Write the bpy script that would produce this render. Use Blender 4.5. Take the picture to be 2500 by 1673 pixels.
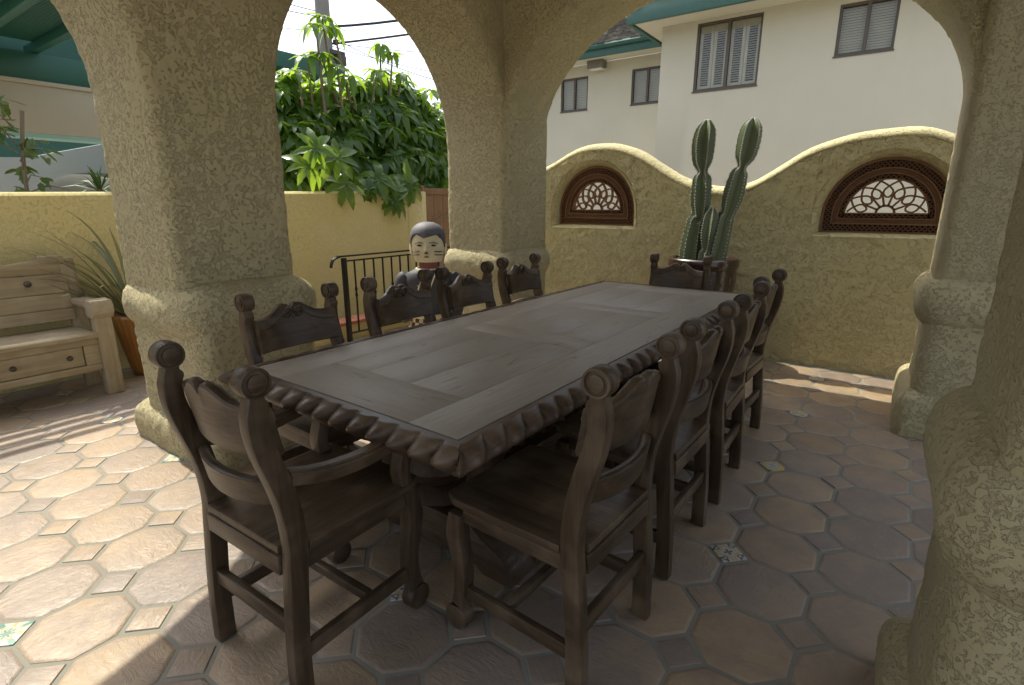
import bpy, bmesh, math, random
from mathutils import Vector, Matrix, Quaternion
R = math.radians
random.seed(7)
for o in list(bpy.data.objects):
    bpy.data.objects.remove(o)
SC = bpy.context.scene
COL = SC.collection

# ------------------------------------------------------------------ camera
cd = bpy.data.cameras.new('camera'); cam = bpy.data.objects.new('camera', cd); COL.objects.link(cam)
cd.sensor_width = 36; cd.lens = 1304.33 / 2500 * 36; cd.clip_start = .02; cd.clip_end = 600
cam.location = (0, 0, 1.44); cam.rotation_euler = (R(90 - 14.6065), 0, R(35.479))
SC.camera = cam
# ------------------------------------------------------------------ sky, sun, exposure
SUN_TO = Vector((-1, .075, 1.58)).normalized()
w = bpy.data.worlds.new('World'); SC.world = w; w.use_nodes = True
nt = w.node_tree; nt.nodes.clear()
bg = nt.nodes.new('ShaderNodeBackground'); wo = nt.nodes.new('ShaderNodeOutputWorld')
sk = nt.nodes.new('ShaderNodeTexSky'); sk.sky_type = 'NISHITA'; sk.sun_disc = False
sk.sun_elevation = math.asin(SUN_TO.z); sk.sun_rotation = math.atan2(SUN_TO.x, SUN_TO.y)
sk.dust_density = 3.5; sk.air_density = 1.0; sk.ozone_density = 1.0
hsv = nt.nodes.new('ShaderNodeHueSaturation'); hsv.inputs['Saturation'].default_value = .55   # hazy coastal sky, little blue
nt.links.new(sk.outputs[0], hsv.inputs['Color']); nt.links.new(hsv.outputs[0], bg.inputs[0]); bg.inputs[1].default_value = .15
nt.links.new(bg.outputs[0], wo.inputs[0])
sl = bpy.data.lights.new('sun', 'SUN'); sl.energy = 2.5; sl.angle = R(.53); sl.color = (1, .955, .82)
so = bpy.data.objects.new('sun', sl); COL.objects.link(so)
so.rotation_euler = (-SUN_TO).to_track_quat('-Z', 'Y').to_euler(); so.location = (-6, 0, 10)
SC.view_settings.view_transform = 'Standard'; SC.view_settings.look = 'None'
SC.view_settings.gamma = 1; SC.view_settings.use_curve_mapping = False
SC.view_settings.exposure = 1.28
SC.render.engine = 'CYCLES'
SC.cycles.max_bounces = 8; SC.cycles.diffuse_bounces = 5; SC.cycles.glossy_bounces = 3

# ------------------------------------------------------------------ helpers
class NT:
    def __init__(s, name):
        s.m = bpy.data.materials.new(name); s.m.use_nodes = True; s.t = s.m.node_tree; s.t.nodes.clear()
        s.out = s.t.nodes.new('ShaderNodeOutputMaterial')
    def n(s, typ, props=None, **inp):
        nd = s.t.nodes.new('ShaderNode' + typ)
        for k, v in (props or {}).items(): setattr(nd, k, v)
        for k, v in inp.items():
            key = int(k[1:]) if k[0] == '_' and k[1:].isdigit() else k.replace('_', ' ')
            s.set(nd.inputs[key], v)
        return nd
    def set(s, sock, v):
        if isinstance(v, bpy.types.NodeSocket): s.t.links.new(v, sock)
        elif isinstance(v, bpy.types.Node): s.t.links.new(v.outputs[0], sock)
        else:
            if isinstance(v, tuple) and len(v) == 3 and sock.type == 'RGBA': v = v + (1,)
            sock.default_value = v
    def math(s, op, a, b=0.0, c=0.0, clamp=False):
        nd = s.n('Math', {'operation': op, 'use_clamp': clamp}); s.set(nd.inputs[0], a); s.set(nd.inputs[1], b)
        if op in ('MULTIPLY_ADD', 'SMOOTH_MIN'): s.set(nd.inputs[2], c)
        return nd.outputs[0]
    def ramp(s, fac, stops, interp='LINEAR'):
        nd = s.n('ValToRGB'); nd.color_ramp.interpolation = interp; e = nd.color_ramp.elements
        while len(e) < len(stops): e.new(.5)
        for i, (p, c) in enumerate(stops):
            e[i].position = p; e[i].color = (c + (1,)) if isinstance(c, tuple) else (c, c, c, 1)
        s.set(nd.inputs[0], fac); return nd.outputs[0]
    def mix(s, fac, a, b, blend='MIX'):
        nd = s.n('Mix', {'data_type': 'RGBA', 'blend_type': blend})
        s.set(nd.inputs[0], fac); s.set(nd.inputs[6], a); s.set(nd.inputs[7], b); return nd.outputs[2]
    def noise(s, vec, scale, detail=4, rough=.55, dist=0.0):
        nd = s.n('TexNoise', Scale=scale, Detail=detail, Roughness=rough, Distortion=dist)
        if vec is not None: s.set(nd.inputs['Vector'], vec)
        return nd.outputs[0]
    def coords(s, space='Object', scale=(1, 1, 1), rnd=True):
        tc = s.n('TexCoord').outputs[space] if space != 'Position' else s.n('NewGeometry').outputs['Position']
        mp = s.n('Mapping', Vector=tc, Scale=scale)
        if rnd:
            oi = s.n('ObjectInfo').outputs['Random']; v = s.math('MULTIPLY', oi, 37.0)
            cb = s.n('CombineXYZ', X=v, Y=v, Z=v); s.set(mp.inputs['Location'], cb.outputs[0])
        return mp.outputs[0]
    def bump(s, h, strength=.5, dist=.01, normal=None):
        b = s.n('Bump', Strength=strength, Distance=dist, Height=h)
        if normal is not None: s.set(b.inputs['Normal'], normal)
        return b.outputs[0]
    def pbr(s, col, rough=.6, normal=None, **kw):
        b = s.n('BsdfPrincipled'); s.set(b.inputs['Base Color'], col); s.set(b.inputs['Roughness'], rough)
        if normal is not None: s.set(b.inputs['Normal'], normal)
        for k, v in kw.items(): s.set(b.inputs[k.replace('_', ' ')], v)
        s.t.links.new(b.outputs[0], s.out.inputs[0]); return b

M = {}
def stucco(name, c1, c2, sc=1.0, amp=1.0):
    # skip-trowel plaster: smooth plates with ragged edges; relief shading painted into the colour
    t = NT(name); p = t.coords('Position', rnd=False)
    big = t.noise(p, 2.6 * sc, 3)
    a = t.noise(p, 36.0 * sc, 3, .62, .4)
    mask = t.ramp(big, [(.36, 0.0), (.60, 1.0)])
    a2 = t.math('MULTIPLY_ADD', mask, -.11, t.math('ADD', a, .075))
    plate = t.ramp(a2, [(.43, 0.0), (.49, 1.0)], 'EASE'); low = t.math('SUBTRACT', 1.0, plate)
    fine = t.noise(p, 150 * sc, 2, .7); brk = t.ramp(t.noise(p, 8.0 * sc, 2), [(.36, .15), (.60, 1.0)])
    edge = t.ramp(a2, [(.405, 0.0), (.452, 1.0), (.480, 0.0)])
    pit_shade = t.math('MULTIPLY', low, t.ramp(fine, [(.34, 1.0), (.52, 0.0)]))
    relief_shade = t.math('MULTIPLY_ADD', t.math('MULTIPLY', edge, brk), .07 * amp, t.math('MULTIPLY', pit_shade, .12 * amp))  # shade of broken edges and low pits, painted as darker colour
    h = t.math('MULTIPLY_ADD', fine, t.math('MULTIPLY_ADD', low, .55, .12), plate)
    col = t.mix(t.ramp(big, [(.3, 0.0), (.7, 1.0)]), c1, c2); col = t.mix(relief_shade, col, tuple(x * .38 for x in c1))
    t.pbr(col, .92, t.bump(h, 1.0, .0085 * amp), Specular_IOR_Level=.25); M[name] = t.m
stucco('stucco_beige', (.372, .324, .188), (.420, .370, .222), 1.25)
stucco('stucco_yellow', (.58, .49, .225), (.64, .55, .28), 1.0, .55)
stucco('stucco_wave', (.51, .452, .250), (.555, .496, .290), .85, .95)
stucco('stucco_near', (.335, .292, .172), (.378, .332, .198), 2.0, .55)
def plaster(name, c, rough=.9, b=.25):
    t = NT(name); p = t.coords('Position', rnd=False); n = t.noise(p, 1.1, 4); f = t.noise(p, 60, 3)
    col = t.mix(t.ramp(n, [(.3, 0.0), (.7, 1.0)]), tuple(x * .93 for x in c), c)
    st = t.noise(t.coords('Position', (3, 3, .35), False), 1.5, 5, .6)
    col = t.mix(t.math('MULTIPLY', t.ramp(st, [(.55, 0.0), (.75, 1.0)]), .15), col, tuple(x * .75 for x in c))
    t.pbr(col, rough, t.bump(f, b, .004)); M[name] = t.m
plaster('house_cream', (.51, .482, .385)); plaster('soffit_cream', (.54, .51, .40)); plaster('taupe', (.42, .37, .28)); plaster('grey_wall', (.45, .46, .44))
plaster('ceiling', (.60, .54, .40)); plaster('ground', (.33, .30, .26)); plaster('mortar', (.225, .215, .175)); plaster('arch_grey', (.52, .53, .50))
plaster('aqua', (.28, .46, .40))
def paint(name, c, rough=.5, **kw):
    t = NT(name); p = t.coords('Object'); n = t.noise(p, 6, 4)
    t.pbr(t.mix(n, tuple(x * .8 for x in c), tuple(min(1, x * 1.15) for x in c)), rough, t.bump(t.noise(p, 40, 3), .15, .004), **kw); M[name] = t.m
paint('green_paint', (.018, .095, .062)); paint('green_fascia', (.03, .095, .075)); paint('green_dark', (.02, .085, .06))
paint('black_iron', (.02, .02, .022), .35, Metallic=.6); paint('dark_frame', (.080, .062, .045), .5); paint('blind', (.60, .55, .42), .6)
paint('shutter', (.60, .55, .43), .5); paint('soil', (.06, .045, .03), .95); paint('grey_pole', (.24, .22, .20), .9); paint('wire', (.02, .02, .02), .6)
paint('lamp_metal', (.16, .14, .11), .4); paint('bark', (.20, .16, .11), .9); paint('groove', (.02, .016, .012), .8); paint('iron_nail', (.06, .045, .035), .55)
paint('red_roof', (.42, .15, .09), .8); paint('lamp_glass', (.6, .58, .5), .2)
def shingle_mat():
    t = NT('shingle'); r = t.n('NewGeometry').outputs['Random Per Island']
    c = t.ramp(r, [(0, (.085, .078, .065)), (.5, (.11, .10, .082)), (1, (.145, .128, .105))])
    t.pbr(c, .98, t.bump(t.noise(t.coords('Position', rnd=False), 40, 2), .3, .004), Specular_IOR_Level=.05); M['shingle'] = t.m
shingle_mat()
def glass():
    t = NT('window_glass'); g = t.n('BsdfGlossy', Color=(.9, .9, .9), Roughness=.02); tr = t.n('BsdfTransparent', Color=(.80, .82, .80))
    f = t.n('Fresnel', IOR=1.6); mx = t.n('MixShader'); t.set(mx.inputs[0], t.math('MULTIPLY_ADD', f.outputs[0], .5, .02)); t.set(mx.inputs[1], tr); t.set(mx.inputs[2], g)
    t.t.links.new(mx.outputs[0], t.out.inputs[0]); M['window_glass'] = t.m
glass()
def wood(name, c0, c1, axis=2, rough=.5, wear=(.30, .27, .23), wearamt=.25, sc=1.0, spec=.4, rv=.35):
    t = NT(name); s = [22 * sc] * 3; s[axis] = 1.6 * sc; p = t.coords('Object', tuple(s))
    g = t.noise(p, 1.0, 4, .6, 1.2); s2 = [90 * sc] * 3; s2[axis] = 3.0 * sc; f = t.noise(t.coords('Object', tuple(s2)), 1.0, 2, .6)
    blot = t.noise(t.coords('Object'), 4.5, 3, .6)
    col = t.ramp(g, [(.25, c0), (.75, c1)]); col = t.mix(t.math('MULTIPLY', f, .62), col, tuple(x * .45 for x in c0))
    if name.startswith('table'):
        s3 = [9.0] * 3; s3[axis] = .9; ck = t.noise(t.coords('Object', tuple(s3)), 1.0, 3, .6, .6); cm = t.ramp(blot, [(.50, 0.0), (.58, 1.0)])
        ln = t.ramp(t.math('ABSOLUTE', t.math('SUBTRACT', ck, .5)), [(.0025, 1.0), (.007, 0.0)]); col = t.mix(t.math('MULTIPLY', t.math('MULTIPLY', ln, cm), .75), col, (.05, .04, .03))
    wr = t.ramp(blot, [(.48, 0.0), (.72, 1.0)]); col = t.mix(t.math('MULTIPLY', wr, wearamt), col, wear)
    ro = t.math('MULTIPLY_ADD', blot, rv, rough - rv / 2)
    h = t.math('MULTIPLY_ADD', g, .6, t.math('MULTIPLY', f, .5))
    t.pbr(col, ro, t.bump(h, .6, .0035), Specular_IOR_Level=spec); M[name] = t.m
for ax, nm in ((0, 'x'), (1, 'y'), (2, 'z')):
    wood('chair_wood_' + nm, (.035, .023, .013), (.120, .080, .047), ax, .40, (.25, .182, .118), .40, 1.0, .28)
    wood('table_wood_' + nm, (.258, .224, .174), (.318, .279, .222), ax, .46, (.35, .312, .252), .15, 2.2, .42, .06)
    wood('carve_wood_' + nm, (.052, .033, .020), (.135, .090, .057), ax, .36, (.24, .175, .12), .32, 1.0, .32)
    wood('bench_wood_' + nm, (.30, .235, .145), (.46, .375, .245), ax, .70, (.48, .43, .33), .40)
wood('gate_wood', (.17, .085, .03), (.32, .17, .07), 2, .5, (.30, .18, .09), .2)
wood('grille_wood', (.20, .095, .048), (.32, .165, .085), 0, .6, (.30, .18, .11), .25, 2)
def tilemat():
    t = NT('terracotta'); oi = t.n('ObjectInfo').outputs['Random']; ri = t.n('NewGeometry').outputs['Random Per Island']
    r = t.math('FRACT', t.math('ADD', oi, ri)); p = t.coords('Object')
    base = t.ramp(r, [(0, (.205, .160, .124)), (.18, (.335, .240, .145)), (.36, (.222, .180, .152)), (.55, (.360, .260, .156)), (.75, (.250, .198, .158)), (1, (.378, .272, .162))])
    bl = t.noise(p, 7, 5, .6); col = t.mix(t.ramp(bl, [(.40, 0.0), (.68, .65)]), base, (.205, .165, .138))
    col = t.mix(t.ramp(t.noise(p, 3.3, 3), [(.5, 0.0), (.8, .5)]), col, (.405, .300, .182))
    st = t.noise(t.coords('Object', (30, 12, 12)), 1.0, 6, .65, 1.5); fine = t.noise(p, 60, 4, .6)
    sc = t.ramp(st, [(.60, 0.0), (.68, 1.0)])
    col = t.mix(t.math('MULTIPLY', sc, .30), col, (.44, .35, .27))
    h = t.math('ADD', t.math('MULTIPLY', st, .7), t.math('ADD', t.math('MULTIPLY', bl, .8), t.math('MULTIPLY', fine, .22)))
    ro = t.math('MULTIPLY_ADD', bl, .35, .27)
    t.pbr(col, ro, t.bump(h, .75, .0075), Specular_IOR_Level=.42); M['terracotta'] = t.m
tilemat()
def painted(name, kind):
    t = NT(name); tc = t.n('TexCoord').outputs['Object']; sp = t.n('SeparateXYZ', Vector=tc)
    # tile local axes: u,v in -1..1 along the tile's own edges
    u = t.math('MULTIPLY', sp.outputs[0], 18.2); v = t.math('MULTIPLY', sp.outputs[1], 18.2)
    au = t.math('ABSOLUTE', u); av = t.math('ABSOLUTE', v)
    r = t.math('SQRT', t.math('ADD', t.math('MULTIPLY', u, u), t.math('MULTIPLY', v, v)))
    ang = t.math('ARCTAN2', v, u)
    def band(x, a, b): return t.math('MULTIPLY', t.math('GREATER_THAN', x, a), t.math('LESS_THAN', x, b))
    cream = (.50, .46, .36); yellow = (.50, .34, .08); blue = (.07, .09, .20); dark = (.05, .045, .05); green = (.06, .22, .17); orange = (.55, .20, .04)
    if kind == 0:   # grey ground, yellow four-point star, dark corner scrolls
        col = (.42, .40, .37)
        du = t.math('SUBTRACT', au, 1.0); dv = t.math('SUBTRACT', av, 1.0)
        cr = t.math('SQRT', t.math('ADD', t.math('MULTIPLY', du, du), t.math('MULTIPLY', dv, dv)))
        col = t.mix(band(cr, .80, .93), col, yellow); col = t.mix(band(cr, .68, .74), col, (.55, .45, .22))
        dd = t.math('SUBTRACT', au, .62); de = t.math('SUBTRACT', av, .62)
        c2 = t.math('SQRT', t.math('ADD', t.math('MULTIPLY', dd, dd), t.math('MULTIPLY', de, de)))
        col = t.mix(band(c2, .13, .23), col, dark)
        d3 = t.math('SUBTRACT', au, .90); d4 = t.math('SUBTRACT', av, .55); c3 = t.math('SQRT', t.math('ADD', t.math('MULTIPLY', d3, d3), t.math('MULTIPLY', d4, d4))); col = t.mix(t.math('LESS_THAN', c3, .10), col, dark)
        d3 = t.math('SUBTRACT', av, .90); d4 = t.math('SUBTRACT', au, .55); c3 = t.math('SQRT', t.math('ADD', t.math('MULTIPLY', d3, d3), t.math('MULTIPLY', d4, d4))); col = t.mix(t.math('LESS_THAN', c3, .10), col, dark)
        pet = t.math('MULTIPLY', t.math('ABSOLUTE', t.math('COSINE', t.math('MULTIPLY', ang, 2.0))), .36)
        col = t.mix(t.math('LESS_THAN', r, pet), col, dark)
    elif kind == 1:   # yellow ground, blue paired marks, green ring
        col = yellow
        col = t.mix(t.math('LESS_THAN', t.math('ADD', r, t.math('MULTIPLY', t.math('COSINE', t.math('MULTIPLY', ang, 8.0)), .07)), .72), col, cream)
        col = t.mix(band(t.math('ADD', r, t.math('MULTIPLY', t.math('COSINE', t.math('MULTIPLY', ang, 8.0)), .07)), .50, .64), col, (.16, .30, .25))
        col = t.mix(t.math('MULTIPLY', band(au, .06, .26), band(av, .06, .30)), col, blue)
        d = t.math('MULTIPLY', t.math('GREATER_THAN', au, .72), t.math('GREATER_THAN', av, .72)); col = t.mix(d, col, blue)
    elif kind == 2:   # eight point star, green centre, orange and white straps
        col = cream
        a8 = t.math('COSINE', t.math('MULTIPLY', ang, 8.0))
        col = t.mix(t.math('LESS_THAN', r, t.math('MULTIPLY_ADD', a8, .22, .62)), col, orange)
        col = t.mix(t.math('LESS_THAN', r, t.math('MULTIPLY_ADD', a8, .20, .50)), col, cream)
        col = t.mix(t.math('LESS_THAN', r, t.math('MULTIPLY_ADD', a8, .16, .36)), col, green)
        col = t.mix(t.math('LESS_THAN', r, .07), col, (.4, .12, .05))
        dg = t.math('ABSOLUTE', t.math('SUBTRACT', au, av)); edge = t.math('MULTIPLY', t.math('GREATER_THAN', r, .80), t.math('LESS_THAN', dg, .22)); col = t.mix(edge, col, green)
        e2 = t.math('MULTIPLY', t.math('GREATER_THAN', r, .72), t.math('LESS_THAN', t.math('MINIMUM', au, av), .12)); col = t.mix(e2, col, yellow)
    else:            # pale ground with yellow flower and blue corners
        col = cream
        a4 = t.math('COSINE', t.math('MULTIPLY', ang, 4.0))
        col = t.mix(t.math('LESS_THAN', r, t.math('MULTIPLY_ADD', a4, .20, .62)), col, yellow)
        col = t.mix(t.math('LESS_THAN', r, t.math('MULTIPLY_ADD', a4, .14, .30)), col, (.20, .33, .36))
        d = t.math('GREATER_THAN', t.math('ADD', au, av), 1.42); col = t.mix(d, col, blue)
        e = t.math('MULTIPLY', band(r, .70, .80), t.math('GREATER_THAN', a4, -.6)); col = t.mix(e, col, dark)
    n = t.noise(t.coords('Object'), 25, 4)
    col = t.mix(t.math('MULTIPLY', n, .35), col, (.30, .27, .23))
    t.pbr(col, t.math('MULTIPLY_ADD', n, .3, .32), t.bump(n, .15, .002), Specular_IOR_Level=.35); M[name] = t.m
for k in range(4): painted('painted_%d' % k, k)
def leafmat(name, c0, c1, trans, tcol, rough=.32):
    t = NT(name); r = t.n('ObjectInfo').outputs['Random']; ri = t.n('NewGeometry').outputs['Random Per Island']
    f = t.math('FRACT', t.math('ADD', r, ri)); col = t.mix(f, c0, c1)
    b = t.n('BsdfPrincipled', Roughness=rough); t.set(b.inputs['Base Color'], col)
    tr = t.n('BsdfTranslucent'); t.set(tr.inputs[0], t.mix(f, tcol, tuple(x * .8 for x in tcol))); mx = t.n('MixShader'); mx.inputs[0].default_value = trans
    t.set(mx.inputs[1], b); t.set(mx.inputs[2], tr); t.t.links.new(mx.outputs[0], t.out.inputs[0]); M[name] = t.m
leafmat('leaf_green', (.036, .085, .024), (.085, .150, .038), .46, (.44, .66, .05), .26)
leafmat('leaf_blade', (.16, .18, .09), (.30, .29, .15), .2, (.30, .30, .09), .5)
leafmat('leaf_small', (.05, .11, .03), (.12, .16, .04), .3, (.20, .30, .04), .5)
def cactusmat():
    t = NT('cactus_skin'); p = t.coords('Object'); n = t.noise(p, 5, 4)
    z = t.n('SeparateXYZ', Vector=t.n('TexCoord').outputs['Object']).outputs[2]
    zz = t.ramp(t.math('MULTIPLY', t.math('SUBTRACT', z, .95), .9), [(.1, (.125, .160, .085)), (.75, (.115, .205, .035))])
    t.pbr(t.mix(t.math('MULTIPLY', n, .5), zz, (.12, .155, .08)), .42, t.bump(t.noise(p, 60, 3), .2, .003)); M['cactus_skin'] = t.m
cactusmat(); paint('areole', (.42, .42, .36), .8)
def glaze(name, c0, c1, rough=.12):
    t = NT(name); n = t.noise(t.coords('Object', (6, 6, 2)), 1.4, 5); t.pbr(t.ramp(n, [(.3, c0), (.7, c1)]), rough, t.bump(n, .15, .01), Coat_Weight=.5, Coat_Roughness=.08); M[name] = t.m
glaze('pot_brown', (.024, .012, .009), (.048, .022, .015), .25); glaze('pot_amber', (.22, .085, .018), (.40, .19, .045), .3); glaze('pot_emboss', (.16, .10, .06), (.26, .18, .11), .25)
for nm, c in (('carve_dark', (.105, .105, .115)), ('carve_torso', (.05, .05, .055)), ('carve_cream', (.66, .57, .36)), ('carve_red', (.24, .07, .04)), ('carve_black', (.03, .025, .02))):
    paint(nm, c, .65)
def checker():
    t = NT('carve_checker'); sp = t.n('SeparateXYZ', Vector=t.n('TexCoord').outputs['Object']); a = t.math('ARCTAN2', sp.outputs[1], sp.outputs[0])
    cb = t.n('CombineXYZ', X=t.math('MULTIPLY', a, 4.2), Y=t.math('MULTIPLY', sp.outputs[2], 22.0), Z=.5)
    ck = t.n('TexChecker', Vector=cb.outputs[0], Color1=(.55, .44, .25), Color2=(.045, .035, .03), Scale=1.0); t.pbr(ck.outputs[0], .7); M['carve_checker'] = t.m
checker()

def link(o, parent=None, mat=None):
    COL.objects.link(o)
    if parent is not None: o.parent = parent
    if mat is not None and o.data is not None and not o.data.materials: o.data.materials.append(M[mat])
    return o
def obj(name, me, mat=None, parent=None, loc=None, rot=None):
    o = bpy.data.objects.new(name, me); link(o, parent, mat)
    if loc is not None: o.location = loc
    if rot is not None: o.rotation_euler = rot
    return o
def empty(name, loc=(0, 0, 0), rz=0):
    o = bpy.data.objects.new(name, None); COL.objects.link(o); o.location = loc; o.rotation_euler = (0, 0, rz); o.empty_display_size = .1; return o
def tag(o, label=None, cat=None, group=None, kind=None):
    for k, v in (('label', label), ('category', cat), ('group', group), ('kind', kind)):
        if v: o[k] = v
    return o
def copy_tree(o, parent=None):
    c = o.copy(); COL.objects.link(c); c.parent = parent
    for ch in o.children: copy_tree(ch, c)
    return c

class MB:
    def __init__(s): s.V = []; s.F = []
    def pts(s, P): i = len(s.V); s.V += [tuple(p) for p in P]; return i
    def face(s, *idx): s.F.append(tuple(idx))
    def quad(s, a, b, c, d): i = s.pts([a, b, c, d]); s.F.append((i, i + 1, i + 2, i + 3))
    def box(s, x0, x1, y0, y1, z0, z1, bev=0.0, T=None):
        x0, x1 = min(x0, x1), max(x0, x1); y0, y1 = min(y0, y1), max(y0, y1); z0, z1 = min(z0, z1), max(z0, z1)
        bm = bmesh.new(); bmesh.ops.create_cube(bm, size=1)
        for v in bm.verts: v.co = Vector(((x0 + x1) / 2 + v.co.x * (x1 - x0), (y0 + y1) / 2 + v.co.y * (y1 - y0), (z0 + z1) / 2 + v.co.z * (z1 - z0)))
        if bev: bmesh.ops.bevel(bm, geom=bm.edges[:], offset=min(bev, .45 * min(x1 - x0, y1 - y0, z1 - z0)), segments=2, affect='EDGES', profile=.5)
        s.take(bm, T); return s
    def take(s, bm, T=None):
        bm.verts.index_update(); i = len(s.V)
        for v in bm.verts: s.V.append(tuple(T @ v.co) if T else tuple(v.co))
        for f in bm.faces: s.F.append(tuple(i + v.index for v in f.verts))
        bm.free()
    def extrude(s, poly, ax, d0, d1, bev=0.0, T=None):
        bm = bmesh.new()
        def P(a, b, d): return (d, a, b) if ax == 0 else ((a, d, b) if ax == 1 else (a, b, d))
        A = [bm.verts.new(P(a, b, d0)) for a, b in poly]; B = [bm.verts.new(P(a, b, d1)) for a, b in poly]; n = len(poly)
        ca = bm.faces.new(A); cb = bm.faces.new(B[::-1])
        for i in range(n): bm.faces.new((A[i], B[i], B[(i + 1) % n], A[(i + 1) % n]))
        bmesh.ops.recalc_face_normals(bm, faces=bm.faces[:])
        if bev: bmesh.ops.bevel(bm, geom=list(ca.edges) + list(cb.edges), offset=bev, segments=2, affect='EDGES', profile=.5)
        s.take(bm, T); return s
    def loft(s, secs, closed=True, cap=True):
        n = len(secs[0]); base = [s.pts(q) for q in secs]
        for a, b in zip(base, base[1:]):
            for i in range(n if closed else n - 1):
                j = (i + 1) % n; s.F.append((a + i, a + j, b + j, b + i))
        if cap and closed: s.F.append(tuple(base[0] + i for i in range(n))[::-1]); s.F.append(tuple(base[-1] + i for i in range(n)))
        return s
    def tube(s, path, rad, n=8, cap=True, flat=1.0):
        path = [Vector(p) for p in path]; m = len(path); rad = rad if isinstance(rad, (list, tuple)) else [rad] * m
        t0 = (path[1] - path[0]).normalized(); u = t0.orthogonal().normalized(); secs = []
        for i in range(m):
            t = (path[min(i + 1, m - 1)] - path[max(i - 1, 0)]).normalized(); u = (u - t * u.dot(t)).normalized(); v = t.cross(u)
            secs.append([path[i] + (u * math.cos(2 * math.pi * k / n) + v * math.sin(2 * math.pi * k / n) * flat) * rad[i] for k in range(n)])
        return s.loft(secs, True, cap)
    def lathe(s, prof, n=24, c=(0, 0, 0), sx=1, sy=1, cap=True):
        return s.loft([[(c[0] + r * sx * math.cos(2 * math.pi * k / n), c[1] + r * sy * math.sin(2 * math.pi * k / n), c[2] + z) for k in range(n)] for r, z in prof], True, cap)
    def grid(s, fn, nu, nv):
        i0 = s.pts([fn(u / nu, v / nv) for v in range(nv + 1) for u in range(nu + 1)])
        for v in range(nv):
            for u in range(nu):
                a = i0 + v * (nu + 1) + u; s.F.append((a, a + 1, a + nu + 2, a + nu + 1))
        return s
    def mesh(s, name, smooth=35):
        me = bpy.data.meshes.new(name); me.from_pydata(s.V, [], s.F)
        bm = bmesh.new(); bm.from_mesh(me); bmesh.ops.remove_doubles(bm, verts=bm.verts, dist=1e-5); bmesh.ops.recalc_face_normals(bm, faces=bm.faces[:]); bm.to_mesh(me); bm.free()
        if smooth:
            me.polygons.foreach_set('use_smooth', [True] * len(me.polygons)); me.set_sharp_from_angle(angle=R(smooth))
        me.update(); return me
    def build(s, name, mat, parent=None, smooth=35, loc=None, rot=None): return obj(name, s.mesh(name, smooth), mat, parent, loc, rot)
def part(name, mat, parent, fn, smooth=35):
    m = MB(); fn(m); return m.build(name, mat, parent, smooth)
def rrect(x0, x1, y0, y1, r, z, n=5, jit=0.0, seed=0):
    P = []
    for cx, cy, a0 in ((x1 - r, y1 - r, 0), (x0 + r, y1 - r, 90), (x0 + r, y0 + r, 180), (x1 - r, y0 + r, 270)):
        for k in range(n + 1):
            a = R(a0 + 90 * k / n); P.append((cx + r * math.cos(a), cy + r * math.sin(a), z))
    Q = []
    for i in range(len(P)):
        a = P[i]; b = P[(i + 1) % len(P)]; Q.append(a); l = (Vector(a) - Vector(b)).length; kk = 40 if i % (n + 1) == n else 1
        for k in range(1, kk): Q.append(tuple(Vector(a).lerp(Vector(b), k / kk)))
    return Q
def wob(me, amp, sc, seed=0):
    from mathutils import noise as nz
    off = Vector((seed * 3.1, seed * 1.7, seed * 5.3))
    for v in me.vertices:
        d = nz.noise_vector(v.co * sc + off); v.co += d * amp
    return me
def smoothpath(P, n=6):
    P = [Vector(p) for p in P]; out = []
    for i in range(len(P) - 1):
        p0 = P[max(i - 1, 0)]; p1 = P[i]; p2 = P[i + 1]; p3 = P[min(i + 2, len(P) - 1)]
        for k in range(n):
            t = k / n; out.append(.5 * ((2 * p1) + (p2 - p0) * t + (2 * p0 - 5 * p1 + 4 * p2 - p3) * t * t + (3 * p1 - p0 - 3 * p2 + p3) * t ** 3))
    out.append(P[-1]); return out

from mathutils import noise as _nz
def relief(me, amp, sc, keep=None, seed=0.0):
    """skip-trowel plaster: push the vertices out to flat raised plates with ragged edges"""
    nv = len(me.vertices); co = [0.0] * (3 * nv); me.vertices.foreach_get('co', co); no = [0.0] * (3 * nv); me.vertex_normals.foreach_get('vector', no)
    f = _nz.fractal; nz = _nz.noise; ox, oy, oz = seed, seed * .7, seed * 1.3
    for i in range(0, 3 * nv, 3):
        x, y, z = co[i], co[i + 1], co[i + 2]
        if keep and not keep((x, y, z)): continue
        m = nz((x * 2.3 + ox, y * 2.3 + oy, z * 2.3 + oz))          # where plates are dense
        v = f((x * sc + ox + m * .6, y * sc + oy + m * .6, z * sc + oz + m * .6), .9, 2.1, 4) * .62 + .16 - .34 * max(0, min(1, (m + .25) * 1.6))
        t = max(0.0, min(1.0, (v + .10) / .17)); t = t * t * (3 - 2 * t)
        d = amp * (t - .6) + amp * .28 * nz((x * sc * 3.1, y * sc * 3.1, z * sc * 3.1))
        co[i] += no[i] * d; co[i + 1] += no[i + 1] * d; co[i + 2] += no[i + 2] * d
    me.vertices.foreach_set('co', co); me.update(); return me

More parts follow.
